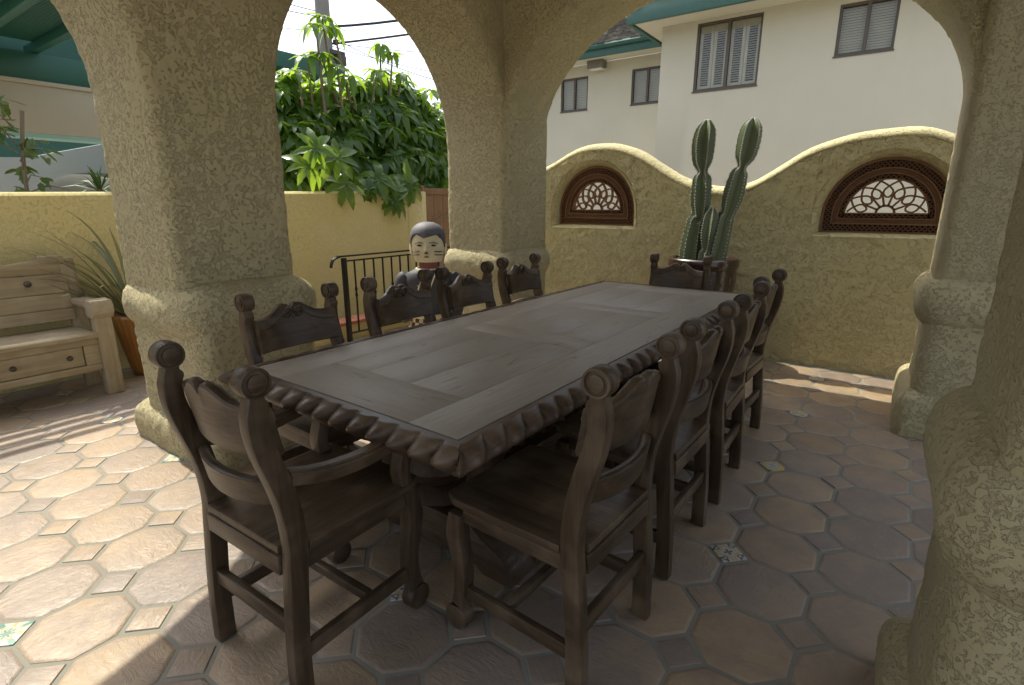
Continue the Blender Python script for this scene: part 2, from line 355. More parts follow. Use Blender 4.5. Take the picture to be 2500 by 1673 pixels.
# ================================================================== ground and tiled floor
g = MB(); g.quad((-90, -60, -.06), (60, -60, -.06), (60, 90, -.06), (-90, 90, -.06))
tag(g.build('ground', 'ground', None, 0), kind='structure')
FX0, FX1, FY0, FY1 = -5.53, 1.6, -2.2, 5.42
PT = .31881; OX, OY = -.3980, 2.1471
floor = empty('patio_floor'); floor['kind'] = 'structure'
g = MB(); g.box(FX0, FX1, FY0, FY1, -.055, -.0045); g.build('mortar_bed', 'mortar', floor, 0)
def tile_mesh(name, P, inset, drop, zt=0.0, pill=.0015):
    n = len(P); m = MB()
    def ring(k, z): return [(x * k, y * k, z) for x, y in P]
    rad = max(math.hypot(x, y) for x, y in P)
    secs = [ring(1, -.02), ring(1, zt - drop), ring(1 - inset * .35 / rad, zt - drop * .25), ring(1 - inset / rad, zt), ring(.45, zt + pill)]
    m.loft(secs, True, True); return m.mesh(name, 30)
hO, cut = .1525, .0635
octP = [(hO, -cut), (hO, cut), (cut, hO), (-cut, hO), (-hO, cut), (-hO, -cut), (-cut, -hO), (cut, -hO)]
octs = []
for k in range(5):
    rr = random.Random(k); P = [(x + rr.uniform(-.003, .003), y + rr.uniform(-.003, .003)) for x, y in octP]
    me = tile_mesh('octagon_tile', P, .016, .0042); me.materials.append(M['terracotta']); octs.append(me)
hs = .0545
sqP = [(hs, -hs), (hs, hs), (-hs, hs), (-hs, -hs)]
sq = tile_mesh('square_tile', sqP, .008, .003); sq.materials.append(M['terracotta'])
pts_me = []
for k in range(4):
    me = tile_mesh('painted_tile', sqP, .003, .0015); me.materials.append(M['painted_%d' % k]); pts_me.append(me)
CM = Matrix.LocRotScale(cam.location, cam.rotation_euler.to_quaternion(), None).inverted()
TX = 1250 / 1304.33; TY = 836.5 / 1304.33
def inview(x, y, z=0, m=.06):
    p = CM @ Vector((x, y, z)); return p.z < -.05 and abs(p.x / -p.z) < TX + m + .15 / -p.z and abs(p.y / -p.z) < TY + m + .15 / -p.z
rest = MB(); no = ns = 0; cells = []
for i in range(-18, 9):
    for j in range(-16, 13):
        cells.append((i, j))
cells.sort(key=lambda c: (OX + c[0] * PT) ** 2 + (OY + c[1] * PT) ** 2)
def infloor(x, y, m): return FX0 + m < x < FX1 - m and FY0 + m < y < FY1 - m
rt = random.Random(3)
def merge(me, Mx):
    i = len(rest.V); rest.V.extend(tuple(Mx @ v.co) for v in me.vertices); rest.F.extend(tuple(i + q for q in p.vertices) for p in me.polygons)
PAINT = {(0, 0): 0, (0, 3): 1, (0, 6): 3, (0, 9): 3, (-12, -3): 3, (-3, -3): 0, (-6, -6): 2}
for i, j in cells:
    x, y = OX + (i + .5) * PT, OY + (j + .5) * PT
    rot = (rt.uniform(-.004, .004), rt.uniform(-.004, .004), rt.choice((0, 1, 2, 3)) * math.pi / 2); dz = rt.uniform(-.0012, .0008)
    if infloor(x, y, .05):
        if inview(x, y) and no < 300:
            o = obj('octagon_tile', rt.choice(octs), None, floor, (x, y, dz), rot); no += 1
        else: merge(octs[0], Matrix.LocRotScale((x, y, dz), Quaternion((0, 0, 1), 0), None))
    x, y = OX + i * PT, OY + j * PT
    if infloor(x, y, .03):
        rot = (rt.uniform(-.006, .006), rt.uniform(-.006, .006), math.pi / 4 + rt.choice((0, 1, 2, 3)) * math.pi / 2)
        pk = PAINT.get((i, j), (i * 7 + j * 5) % 4 if i % 3 == 0 and j % 3 == 0 else None)
        if pk is not None: o = obj('painted_tile', pts_me[pk], None, floor, (x, y, 0), (0, 0, math.pi / 4))
        elif inview(x, y) and ns < 300: obj('square_tile', sq, None, floor, (x, y, dz), rot); ns += 1
        else: merge(sq, Matrix.LocRotScale((x, y, 0), Quaternion((0, 0, 1), math.pi / 4), None))
rme = bpy.data.meshes.new('tile_field'); rme.from_pydata(rest.V, [], rest.F); rme.update()
o = obj('tile_field', rme, 'terracotta', floor); o['kind'] = 'stuff'

# ================================================================== loggia
ZC = 3.36; TH = .72
logg = empty('loggia', (0, 0, 0))
tag(logg, 'beige stucco loggia with round arches and bulging pillar collars around the dining table', 'loggia')
def arch_panel(name, Mp, arches, zt=ZC, r=.055, T=TH):
    """arches: list of (s0,s1,bl,br,spring,b,jambL,jambR)"""
    m = MB()
    sec = []
    for k in range(6): a = R(90 * k / 5); sec.append((r * (1 - math.sin(a)), r * (1 - math.cos(a))))
    for k in range(1, 44): sec.append((0, r + (T - 2 * r) * k / 44))
    for k in range(6): a = R(90 - 90 * k / 5); sec.append((r * (1 - math.sin(a)), T - r * (1 - math.cos(a))))
    for s0, s1, bl, br, sp, b, jL, jR in arches:
        c = (s0 + s1) / 2; a = (s1 - s0) / 2; S = []
        NZ = int(sp / .016); zz = [-.02 + (sp + .02) * k / NZ for k in range(NZ)]
        if jL: S += [((s0, z), (1, 0), (bl, z)) for z in zz]
        NA = int(math.pi * (a + b) / 2 / .017); angs = [math.pi * (1 - k / NA) for k in range(NA + 1)]
        H = zt - sp
        for q in (br - c, -(c - bl)):
            angs.append(math.atan2(H, q))
        angs = sorted(set(round(x, 6) for x in angs), reverse=True)
        for f in angs:
            p = (c + a * math.cos(f), sp + b * math.sin(f)); n = Vector((math.cos(f) / a, math.sin(f) / b)).normalized()
            dx, dz = math.cos(f), math.sin(f); t = 1e9
            if dz > 1e-6: t = H / dz
            if dx > 1e-6: t = min(t, (br - c) / dx)
            if dx < -1e-6: t = min(t, (bl - c) / dx)
            S.append((p, (-n.x, -n.y), (c + dx * t, sp + dz * t)))
        if jR: S += [((s1, z), (-1, 0), (br, z)) for z in zz[::-1]]
        NB = 26; nn = len(sec) + NB + 1; base = None
        for p, n, bd in S:
            e0 = (p[0] - n[0] * sec[0][0], p[1] - n[1] * sec[0][0])
            row = [Mp(bd[0] + (e0[0] - bd[0]) * k / NB, 0, bd[1] + (e0[1] - bd[1]) * k / NB) for k in range(NB)] + [Mp(p[0] - n[0] * q, t, p[1] - n[1] * q) for q, t in sec] + [Mp(bd[0], T, bd[1])]
            i = m.pts(row)
            if base is not None:
                for k in range(nn - 1): m.F.append((base + k, base + k + 1, i + k + 1, i + k))
            base = i
    return m
LI, LO, FI, RI = -3.03, -3.75, 4.13, .21
ra = 1.0965; C1 = 3.0335; P1a, P1b = 1.25, 1.937
m = arch_panel('arcade_wall', lambda s, t, z: (LI - t, s, z), [(P1a - 2 * ra, P1a, P1a - 2 * ra - .345, 1.5935, 1.96, ra, 1, 1), (P1b, FI, 1.5935, FI + TH, 1.96, ra, 1, 1)])
m.quad((LI, FI + TH, -.02), (LO, FI + TH, -.02), (LO, FI + TH, ZC), (LI, FI + TH, ZC))
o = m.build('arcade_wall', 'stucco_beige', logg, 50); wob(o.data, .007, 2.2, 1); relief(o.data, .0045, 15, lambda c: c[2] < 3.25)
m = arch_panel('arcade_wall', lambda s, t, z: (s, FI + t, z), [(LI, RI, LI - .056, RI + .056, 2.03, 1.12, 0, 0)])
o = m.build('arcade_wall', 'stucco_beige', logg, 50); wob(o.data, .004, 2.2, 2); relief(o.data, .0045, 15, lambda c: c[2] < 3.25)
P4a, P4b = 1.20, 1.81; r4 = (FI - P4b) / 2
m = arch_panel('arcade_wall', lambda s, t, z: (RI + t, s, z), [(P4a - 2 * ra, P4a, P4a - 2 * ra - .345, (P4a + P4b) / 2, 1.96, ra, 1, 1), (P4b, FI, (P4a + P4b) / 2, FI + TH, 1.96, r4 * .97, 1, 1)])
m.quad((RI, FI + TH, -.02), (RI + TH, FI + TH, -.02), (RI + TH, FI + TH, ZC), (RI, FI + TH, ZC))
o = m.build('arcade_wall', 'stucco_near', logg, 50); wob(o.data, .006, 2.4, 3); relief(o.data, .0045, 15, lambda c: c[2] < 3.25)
NI = P1a - 2 * ra
m = arch_panel('arcade_wall', lambda s, t, z: (s, NI - t, z), [(LI, RI, LI - .056, RI + .056, 2.03, 1.12, 0, 0)], T=.69)
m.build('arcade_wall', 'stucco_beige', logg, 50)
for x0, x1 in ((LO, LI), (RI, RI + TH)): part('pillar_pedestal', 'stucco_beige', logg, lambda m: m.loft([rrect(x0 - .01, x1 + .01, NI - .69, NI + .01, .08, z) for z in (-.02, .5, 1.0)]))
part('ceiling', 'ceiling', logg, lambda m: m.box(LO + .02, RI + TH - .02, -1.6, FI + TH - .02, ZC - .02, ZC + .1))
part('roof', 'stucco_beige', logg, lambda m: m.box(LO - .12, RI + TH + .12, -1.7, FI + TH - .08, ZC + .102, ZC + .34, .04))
def pillar(x0, x1, y0, y1, ped, col, pl, seed, zp=.20, mt='stucco_beige'):
    """ped, col, pl: extra offsets (x0,x1,y0,y1) of pedestal, collar and plinth"""
    def rr(e, o, z, r): return rrect(x0 - e[0] - o, x1 + e[1] + o, y0 - e[2] - o, y1 + e[3] + o, r, z)
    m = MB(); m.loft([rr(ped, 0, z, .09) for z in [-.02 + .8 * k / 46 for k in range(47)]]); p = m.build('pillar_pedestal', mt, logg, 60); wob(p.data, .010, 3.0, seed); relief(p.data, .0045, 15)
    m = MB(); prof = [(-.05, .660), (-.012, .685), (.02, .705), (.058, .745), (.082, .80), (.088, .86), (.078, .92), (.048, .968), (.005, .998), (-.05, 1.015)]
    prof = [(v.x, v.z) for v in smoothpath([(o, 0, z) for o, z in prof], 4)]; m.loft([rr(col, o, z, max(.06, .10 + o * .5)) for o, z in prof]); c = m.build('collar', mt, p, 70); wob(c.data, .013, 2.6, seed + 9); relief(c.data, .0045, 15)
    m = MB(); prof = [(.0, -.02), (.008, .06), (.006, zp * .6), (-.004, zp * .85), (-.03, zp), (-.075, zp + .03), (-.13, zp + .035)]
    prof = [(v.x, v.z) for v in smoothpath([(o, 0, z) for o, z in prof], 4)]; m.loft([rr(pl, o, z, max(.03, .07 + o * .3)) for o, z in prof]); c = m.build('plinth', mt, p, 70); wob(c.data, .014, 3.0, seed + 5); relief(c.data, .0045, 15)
pillar(LO, LI, P1a, P1b, (.0, .17, .012, .01), (-.02, .10, -.035, -.03), (.125, .20, .05, .08), 1)
pillar(LO, LI, FI, FI + TH, (.01, .04, .012, .01), (-.01, .0, -.02, -.02), (.10, .10, .08, .08), 2)
pillar(RI, RI + TH, FI, FI + TH, (.012, .01, .05, .01), (-.015, .0, .01, -.02), (.075, .08, .10, .08), 3, .26)
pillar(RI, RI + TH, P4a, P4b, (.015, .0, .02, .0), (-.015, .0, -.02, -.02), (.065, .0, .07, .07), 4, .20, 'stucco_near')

# ================================================================== yellow garden wall, step and gate
gw = empty('garden_wall', (-5.53, 0, 0)); tag(gw, 'yellow stucco garden wall behind the bench and the iron railing', 'wall')
def ywall(m):
    ys = [-4, -2, 0, 1, 2, 3, 4, 5, 5.66]; secs = []
    for y in ys:
        zt = 1.50 + .019 * (y - 0); secs.append([(-.0, y, -.05), (0, y, zt - .03), (-.02, y, zt - .008), (-.05, y, zt), (-.21, y, zt), (-.24, y, zt - .01), (-.26, y, zt - .04), (-.26, y, -.05)])
    m.loft(secs)
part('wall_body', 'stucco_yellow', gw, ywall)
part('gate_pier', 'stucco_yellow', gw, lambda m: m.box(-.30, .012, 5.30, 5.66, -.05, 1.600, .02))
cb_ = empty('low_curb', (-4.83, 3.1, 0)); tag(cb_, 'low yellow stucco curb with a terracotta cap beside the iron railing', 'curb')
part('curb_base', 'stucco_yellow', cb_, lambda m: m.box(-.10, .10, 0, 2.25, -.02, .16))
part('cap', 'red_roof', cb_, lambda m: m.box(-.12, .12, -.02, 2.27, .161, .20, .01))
gt = empty('wooden_gate', (-5.6, 6.1, 0)); tag(gt, 'carved brown wooden gate beside the yellow wall behind the corner pillar', 'gate')
for k in range(5):
    part('plank', 'gate_wood', gt, lambda m: m.box(-.025, .025, -.42 + k * .19, -.234 + k * .19, .05, 1.56, .006))
part('top_rail', 'gate_wood', gt, lambda m: m.box(-.04, .04, -.44, .56, 1.561, 1.65, .008))
part('gate_post', 'gate_wood', gt, lambda m: m.box(-.05, .05, -.53, -.44, 0, 1.68, .01))
for k in range(4):
    part('carved_arc', 'gate_wood', gt, lambda m: m.tube([(.03, -.42 + (.5 - .09 * k) * (1 - math.cos(R(a))), 1.30 - .42 + (.45 - .08 * k) * math.sin(R(a)) ) for a in range(0, 91, 9)], .013, 6))

# ================================================================== wavy wall with two lunette windows
WY = 5.42; WT = .27
prof = [(-4.6, 1.80), (-4.2, 1.72), (-3.8, 1.73), (-3.40, 1.86), (-3.0, 2.035), (-2.66, 2.06), (-2.34, 1.985), (-2.1, 1.85), (-1.82, 1.695), (-1.50, 1.60), (-1.21, 1.63), (-.97, 1.76), (-.74, 1.905), (-.48, 1.995), (-.18, 2.03), (.05, 2.02), (.25, 1.95), (.5, 1.83), (.8, 1.68), (1.1, 1.60), (1.5, 1.66), (1.8, 1.85), (2.2, 1.95)]
sp_ = smoothpath([(x, 0, z) for x, z in prof], 8)
def ztop(x):
    for a, b in zip(sp_, sp_[1:]):
        if a.x <= x <= b.x: return a.z + (b.z - a.z) * (x - a.x) / max(1e-6, b.x - a.x)
    return 1.8
WIN = [(-2.792, .446, 1.215, .13, .472), (-.129, .447, 1.205, .12, .463)]   # centre x, half width, sill z, straight side, arch rise
def lun(win, off, n=40):
    cx, a, zs, st, b = win; a += off; b += off; bo = off * (.55 if off > 0 else 1.0); P = [(cx - a, zs - bo), (cx - a, zs + st)]
    P += [(cx - a * math.cos(math.pi * k / n), zs + st + b * math.sin(math.pi * k / n)) for k in range(1, n)]
    P += [(cx + a, zs + st), (cx + a, zs - bo)]; return P
ww = empty('wavy_wall', (0, WY, 0)); tag(ww, 'yellow stucco wall with wavy top and two lunette windows behind the cactus', 'wall')
def wavy(m):
    xs = set(round(-4.6 + .02 * k, 4) for k in range(341))
    OFF = .075
    for wdw in WIN:
        L = lun(wdw, OFF); xs |= set(round(x, 4) for x, z in L)
    xs = sorted(xs); xs = [x for i, x in enumerate(xs) if i == 0 or x - xs[i - 1] > 1e-4]
    rr = .085
    def hole(x):
        for wdw in WIN:
            cx, a, zs, st, b = wdw; a += OFF; b += OFF
            if abs(x - cx) <= a + 1e-3: return zs - OFF * .55, zs + st + b * math.sqrt(max(0, 1 - ((x - cx) / a) ** 2)), abs(abs(x - cx) - a) < 2e-3
        return None
    for x0, x1 in zip(xs, xs[1:]):
        xm = (x0 + x1) / 2; h = hole(xm)
        def col(x, lo, hi, y): return (x, y, lo), (x, y, hi)
        for y in (0, WT):
            t0, t1 = ztop(x0) - rr, ztop(x1) - rr
            def colm(b0, b1, u0, u1):
                n_ = max(1, int(max(u0 - b0, u1 - b1) / .02)) if y == 0 else 1
                for q in range(n_): m.quad((x0, y, b0 + (u0 - b0) * q / n_), (x1, y, b1 + (u1 - b1) * q / n_), (x1, y, b1 + (u1 - b1) * (q + 1) / n_), (x0, y, b0 + (u0 - b0) * (q + 1) / n_))
            if h is None: colm(-.05, -.05, t0, t1)
            else:
                h0, h1 = hole(x0) or h, hole(x1) or h
                colm(-.05, -.05, h0[0], h1[0]); colm(h0[1], h1[1], t0, t1)
    for wdw in WIN:
        A = lun(wdw, OFF); 
        secs = [[(x, y, z) for x, z in lun(wdw, o)] for o, y in ((OFF, 0), (OFF * .78, .012), (OFF * .45, .04), (.018, .105), (.018, WT - .02), (OFF, WT))]
        m.loft(secs, True, False)
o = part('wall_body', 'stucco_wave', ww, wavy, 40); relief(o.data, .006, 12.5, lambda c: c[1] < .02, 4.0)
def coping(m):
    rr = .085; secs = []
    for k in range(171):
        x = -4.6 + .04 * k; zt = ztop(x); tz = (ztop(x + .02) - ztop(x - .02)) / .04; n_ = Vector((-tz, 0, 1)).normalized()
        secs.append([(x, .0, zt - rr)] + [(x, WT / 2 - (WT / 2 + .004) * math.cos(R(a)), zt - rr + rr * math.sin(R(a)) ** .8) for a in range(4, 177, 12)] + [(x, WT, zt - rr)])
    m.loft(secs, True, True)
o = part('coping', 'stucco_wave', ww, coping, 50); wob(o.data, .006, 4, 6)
def inlun(win, off, x, z):
    cx, a, zs, st, b = win; a += off; b += off
    if abs(x - cx) > a or z < zs - off: return False
    return z <= zs + st + b * math.sqrt(max(0, 1 - ((x - cx) / a) ** 2))
def band(m, win, o0, o1, y0, y1):
    A = lun(win, o0); B = lun(win, o1); 
    def f(P, y): return [(x, y, z) for x, z in P]
    B2 = [(x, z) for x, z in B]
    m.loft([f(A, y1), f(A, y0), f(B2, y0), f(B2, y1)], True, False)
def lattice(m, win, o0, o1, y, pitch=.030, wd=.009):
    # diagonal strips clipped to the band between offsets o0 (outer) and o1 (inner)
    cx, a, zs, st, b = win
    def inside(x, z):
        if not inlun(win, o0, x, z) or z < zs - o0: return False
        i = inlun((cx, a, zs, st, b), o1, x, z) and z > zs - o1
        return not i
    for d in (1, -1):
        n = int(2.6 / pitch)
        for k in range(-n, n):
            c = k * pitch * 1.2; run = None; L = []
            for q in range(0, 240):
                x = cx - a - .1 + q * (2 * a + .2) / 239; z = zs + st + d * (x - cx) * 1.0 + c
                if inside(x, z): L.append((x, z))
                else:
                    if len(L) > 1: strip(m, L[0], L[-1], y, wd)
                    L = []
            if len(L) > 1: strip(m, L[0], L[-1], y, wd)
def strip(m, p, q, y, wd):
    dx, dz = q[0] - p[0], q[1] - p[1]; l = math.hypot(dx, dz)
    if l < 1e-4: return
    nx, nz = -dz / l * wd / 2, dx / l * wd / 2
    A = [(p[0] + nx, p[1] + nz), (q[0] + nx, q[1] + nz), (q[0] - nx, q[1] - nz), (p[0] - nx, p[1] - nz)]
    i = m.pts([(x, y, z) for x, z in A] + [(x, y + .012, z) for x, z in A])
    m.F += [(i, i + 1, i + 2, i + 3), (i, i + 4, i + 5, i + 1), (i + 2, i + 6, i + 7, i + 3)]
def flatbar(m, path, wd, y0, y1):
    n = len(path); L = []; Rr = []
    for i in range(n):
        a = path[max(i - 1, 0)]; b = path[min(i + 1, n - 1)]; dx, dz = b[0] - a[0], b[1] - a[1]; l = math.hypot(dx, dz) or 1
        L.append((path[i][0] - dz / l * wd / 2, path[i][1] + dx / l * wd / 2)); Rr.append((path[i][0] + dz / l * wd / 2, path[i][1] - dx / l * wd / 2))
    m.loft([[(L[i][0], y0, L[i][1]), (Rr[i][0], y0, Rr[i][1]), (Rr[i][0], y1, Rr[i][1]), (L[i][0], y1, L[i][1])] for i in range(n)])
for wi, win in enumerate(WIN):
    cx, a, zs, st, b = win
    gr = empty('lunette_grille', (0, WY, 0)); tag(gr, ['brown carved wooden lunette grille to the left of the cactus', 'brown carved wooden lunette grille right of the cactus, partly behind the pillar'][wi], 'window grille', 'carved lunette grilles in the wavy wall')
    D = .105; k = 1.0
    part('backing', 'groove', gr, lambda m: band(m, win, .015, -.150 * k, D + .046, D + .058))
    fr = part('frame_moulding', 'grille_wood', gr, lambda m: (band(m, win, .016, -.004, D - .004, D + .045), band(m, win, -.060 * k, -.072 * k, D - .006, D + .045), band(m, win, -.072 * k, -.104 * k, D + .014, D + .045), band(m, win, -.104 * k, -.114 * k, D - .002, D + .045), band(m, win, -.146 * k, -.158 * k, D - .002, D + .05)))
    part('lattice_border', 'grille_wood', gr, lambda m: (lattice(m, win, -.004, -.060 * k, D + .016), lattice(m, win, -.114 * k, -.146 * k, D + .016)))
    def teeth(m):
        L = lun(win, -.088 * k, 60)
        for p, q in zip(L, L[1:]):
            l = math.hypot(q[0] - p[0], q[1] - p[1]); nn = max(1, int(l / .022))
            for s in range(nn):
                x = p[0] + (q[0] - p[0]) * s / nn; z = p[1] + (q[1] - p[1]) * s / nn
                m.box(x - .006, x + .006, D + .004, D + .02, z - .006, z + .006)
        z = L[0][1]
        for s in range(int(2 * a / .024)):
            x = cx - a + .09 + s * .024
            if x < cx + a - .09: m.box(x - .005, x + .005, D + .004, D + .02, z - .012, z + .012)
    part('bead_row', 'grille_wood', fr, teeth)['kind'] = 'stuff'
    # fan tracery
    ia = a - .156 * k; ib = st + b - .312 * k; z0 = zs + .156 * k
    sx, sz = ia, ib
    def el(r, ang): return (cx + sx * r * math.cos(ang), z0 + sz * r * math.sin(ang))
    y0, y1 = D + .006, D + .04; wd = .016
    part('hub', 'grille_wood', gr, lambda m: flatbar(m, [el(.22, math.pi * q / 16) for q in range(17)], wd * 1.2, y0, y1))
    DL = math.pi / 7
    for q in range(1, 7):
        part('ray', 'grille_wood', gr, lambda m: flatbar(m, [el(.22 + .38 * s / 4, DL * q) for s in range(5)], wd, y0, y1))
    for q in range(7):
        A = DL * (q + .5)
        for sgn in (-1, 1):
            pth = smoothpath([(.47, 0, 0), (.50, .24, 0), (.60, .42, 0), (.70, .30, 0), (.80, 0, 0), (.92, -.36, 0), (1.02, -.66, 0)], 5)
            P_ = [el(p.x, A + sgn * p.y * DL) for p in pth if 0.01 < A + sgn * p.y * DL < math.pi - .01]
            if len(P_) > 3: part('tracery_rib', 'grille_wood', gr, lambda m: flatbar(m, P_, wd * .9, y0 + .001 * sgn, y1))

# ================================================================== cream house behind
hs_ = empty('cream_house', (-3.70, 9.5, 0)); tag(hs_, 'two storey cream stucco house with green fascia and shuttered windows beyond the wavy wall', 'house')
HX, HY = -3.70, 9.5
def wallholes(m, x0, x1, z0, z1, y, holes, depth):
    xs = sorted(set([x0, x1] + [h[0] for h in holes] + [h[1] for h in holes])); zs = sorted(set([z0, z1] + [h[2] for h in holes] + [h[3] for h in holes]))
    for a, b in zip(xs, xs[1:]):
        for c, d in zip(zs, zs[1:]):
            if any(h[0] <= a and b <= h[1] and h[2] <= c and d <= h[3] for h in holes): continue
            m.quad((a, y, c), (b, y, c), (b, y, d), (a, y, d))
    for h in holes:
        a, b, c, d = h[:4]
        m.loft([[(a, q, c), (b, q, c), (b, q, d), (a, q, d)] for q in (y, y + depth)], True, False)
W1 = (-3.122 - HX, -2.140 - HX, 3.21, 4.215); W2 = (-1.14 - HX, -.440 - HX, 3.46, 4.12)
W3 = (-6.815 - HX, -6.125 - HX, 3.475, 4.17); W4 = (-5.092 - HX, -4.40 - HX, 3.47, 4.165)
part('front_wall', 'house_cream', hs_, lambda m: (wallholes(m, 0, 9, -.05, 4.26, 0, [W1, W2], .12), m.quad((0, 0, -.05), (0, 2.2, -.05), (0, 2.2, 4.26), (0, 0, 4.26))))
part('rear_wall', 'house_cream', hs_, lambda m: wallholes(m, -5, .1, -.05, 4.40, 2.0, [W3, W4], .12))
part('dark_room', 'groove', hs_, lambda m: (m.box(.05, 8.9, .5, .6, 2.5, 4.25), m.box(-4.9, 0, 2.5, 2.6, 2.5, 4.3)))
def window(hole, y, kind):
    a, b, c, d = hole; t = .035; mid = (a + b) / 2
    w_ = part('window', 'dark_frame', hs_, lambda m: (m.box(a, b, y + .02, y + .08, c, c + t), m.box(a, b, y + .02, y + .08, d - t, d), m.box(a, a + t, y + .021, y + .079, c, d), m.box(b - t, b, y + .021, y + .079, c, d), m.box(mid - .022, mid + .022, y + .018, y + .082, c, d)))
    part('sill', 'dark_frame', w_, lambda m: m.box(a - .012, b + .012, y - .015, y + .03, c - .022, c - .001))
    for q0, q1 in ((a + t, mid - .022), (mid + .022, b - t)):
        part('pane', 'window_glass', w_, lambda m: m.quad((q0, y + .05, c + t), (q1, y + .05, c + t), (q1, y + .05, d - t), (q0, y + .05, d - t)), 0)
        if kind == 'shutter':
            h2 = (q0 + q1) / 2
            for s0, s1 in ((q0, h2 - .003), (h2 + .003, q1)):
                def shut(m):
                    f = .045; m.box(s0, s0 + f, y + .09, y + .12, c, d); m.box(s1 - f, s1, y + .09, y + .12, c, d); m.box(s0 + f, s1 - f, y + .091, y + .119, c, c + .09); m.box(s0 + f, s1 - f, y + .091, y + .119, d - .14, d)
                    z = c + .11
                    while z < d - .15:
                        m.quad((s0 + f, y + .085, z), (s1 - f, y + .085, z), (s1 - f, y + .12, z + .028), (s0 + f, y + .12, z + .028)); z += .034
                part('shutter_panel', 'shutter', w_, shut, 0)
        else:
            def bl(m):
                z = c + .02; st_ = .034
                while z < d - .02:
                    m.quad((q0 - .02, y + .10, z), (q1 + .02, y + .10, z), (q1 + .02, y + .112, z + st_ * .96), (q0 - .02, y + .112, z + st_ * .96)); z += st_
            part('blind', 'blind', w_, bl, 0)
window(W1, 0, 'shutter'); window(W2, 0, 'blind'); window(W3, 2.0, 'blind'); window(W4, 2.0, 'blind')
# front eave: soffit, fascia, roof
part('soffit', 'soffit_cream', hs_, lambda m: m.box(-.32, 9.2, -.5, 2.2, 4.262, 4.30))
part('fascia', 'green_fascia', hs_, lambda m: (m.box(-.40, 9.2, -.56, -.50, 4.23, 4.52, .006), m.box(-.40, -.34, -.499, 2.2, 4.232, 4.518, .006)))
def roofrows(m, x0, x1, y0, z0, y1, z1, n, wpc=.16):
    rr = random.Random(5); m.quad((x0, y0, z0 - .004), (x1, y0, z0 - .004), (x1, y1 + .3, z1 + .3 * (z1 - z0) / (y1 - y0) - .004), (x0, y1 + .3, z1 + .3 * (z1 - z0) / (y1 - y0) - .004))
    for k in range(n):
        ya, yb = y0 + (y1 - y0) * k / n, y0 + (y1 - y0) * (k + 1.25) / n; za, zb = z0 + (z1 - z0) * k / n, z0 + (z1 - z0) * (k + 1.25) / n
        x = x0 - rr.random() * wpc
        while x < x1:
            w2 = wpc * rr.uniform(.7, 1.3); e = rr.uniform(0, .02)
            a, b = max(x, x0), min(x + w2 - .006, x1)
            if b - a > .02:
                i = m.pts([(a, ya - e, za + .028), (b, ya - e, za + .028), (b, yb, zb + .004), (a, yb, zb + .004), (a, ya - e, za), (b, ya - e, za)]); m.F += [(i, i + 1, i + 2, i + 3), (i + 4, i + 5, i + 1, i)]
            x += w2
o = part('shingle_roof', 'shingle', hs_, lambda m: roofrows(m, -.42, 9.2, -.6, 4.50, 2.5, 5.5, 16), 0); o['kind'] = 'stuff'
# rear eave
part('rear_soffit', 'soffit_cream', hs_, lambda m: m.box(-5, 0, 1.45, 2.0, 4.402, 4.43))
part('rear_fascia', 'green_fascia', hs_, lambda m: (m.box(-5, 0, 1.40, 1.45, 4.36, 4.56, .006)))
part('gutter', 'green_fascia', hs_, lambda m: m.tube([(-5, 1.36, 4.55), (0, 1.36, 4.55)], .055, 8))
o = part('rear_shingle_roof', 'shingle', hs_, lambda m: roofrows(m, -5, -.02, 1.32, 4.58, 4.6, 6.0, 18), 0); o['kind'] = 'stuff'
def ventf(m):
    m.extrude([(math.cos(math.pi * k / 12) * .27, math.sin(math.pi * k / 12) * .2) for k in range(13)], 1, 0, .5, .01, Matrix.Translation((-.92, 2.05, 4.98)))
vt = part('roof_vent', 'green_fascia', hs_, ventf)
for k in range(5):
    part('louvre', 'dark_frame', vt, lambda m: m.box(-.92 - .22 + k * .012, -.92 + .22 - k * .012, 2.035, 2.055, 5.0 + k * .034, 5.014 + k * .034))
part('vent_pipe', 'grey_pole', hs_, lambda m: m.lathe([(.035, 0), (.035, .42), (.03, .42)], 10, (-2.18, 2.3, 4.97)))
fl = part('floodlight', 'lamp_metal', hs_, lambda m: (m.loft([[(-2.30, 1.98, 4.27), (-1.98, 1.98, 4.27), (-1.98, 1.98, 4.40), (-2.30, 1.98, 4.40)], [(-2.32, 1.74, 4.24), (-1.96, 1.74, 4.24), (-1.96, 1.72, 4.395), (-2.32, 1.72, 4.395)]])))
part('lens', 'lamp_glass', fl, lambda m: m.box(-2.29, -1.99, 1.76, 1.96, 4.22, 4.255, .01))

# ================================================================== neighbouring green pergola on a taupe beam
pg = empty('pergola', (-9.0, 0, 0)); tag(pg, 'green slatted pergola roof on a taupe beam above the yellow wall', 'pergola')
part('taupe_beam', 'taupe', pg, lambda m: (m.box(-.35, 0, -3.5, 4.1, 2.29, 2.86, .01), m.box(-.37, .03, -3.5, 4.11, 2.861, 2.91, .008)))
part('beam_underside', 'aqua', pg, lambda m: m.box(-.34, -.012, -3.5, 4.09, 2.24, 2.289))
part('green_parapet', 'green_paint', pg, lambda m: m.box(-.50, -.40, -3.5, 4.05, 2.86, 4.7))
part('green_beam', 'green_paint', pg, lambda m: m.box(-.25, -.06, -3.5, 4.05, 2.911, 3.245, .01))
for y in (-1.2, 1.92, 2.48): part('rafter', 'green_paint', pg, lambda m: m.box(-.3, 2.70, y, y + .09, 3.10 + .147, 3.345, .006))
PX = 2.74; xs = [PX, PX - .15, PX - .29, PX - .42]; x = PX - .48
x -= .10; xs.append(x); x -= .125; xs.append(x); x -= .052
while x > .05: xs.append(x); x -= .052
for x in xs: part('slat', 'green_paint', pg, lambda m: m.box(x - .016, x + .016, -3.3, 2.62, 3.346, 3.44))
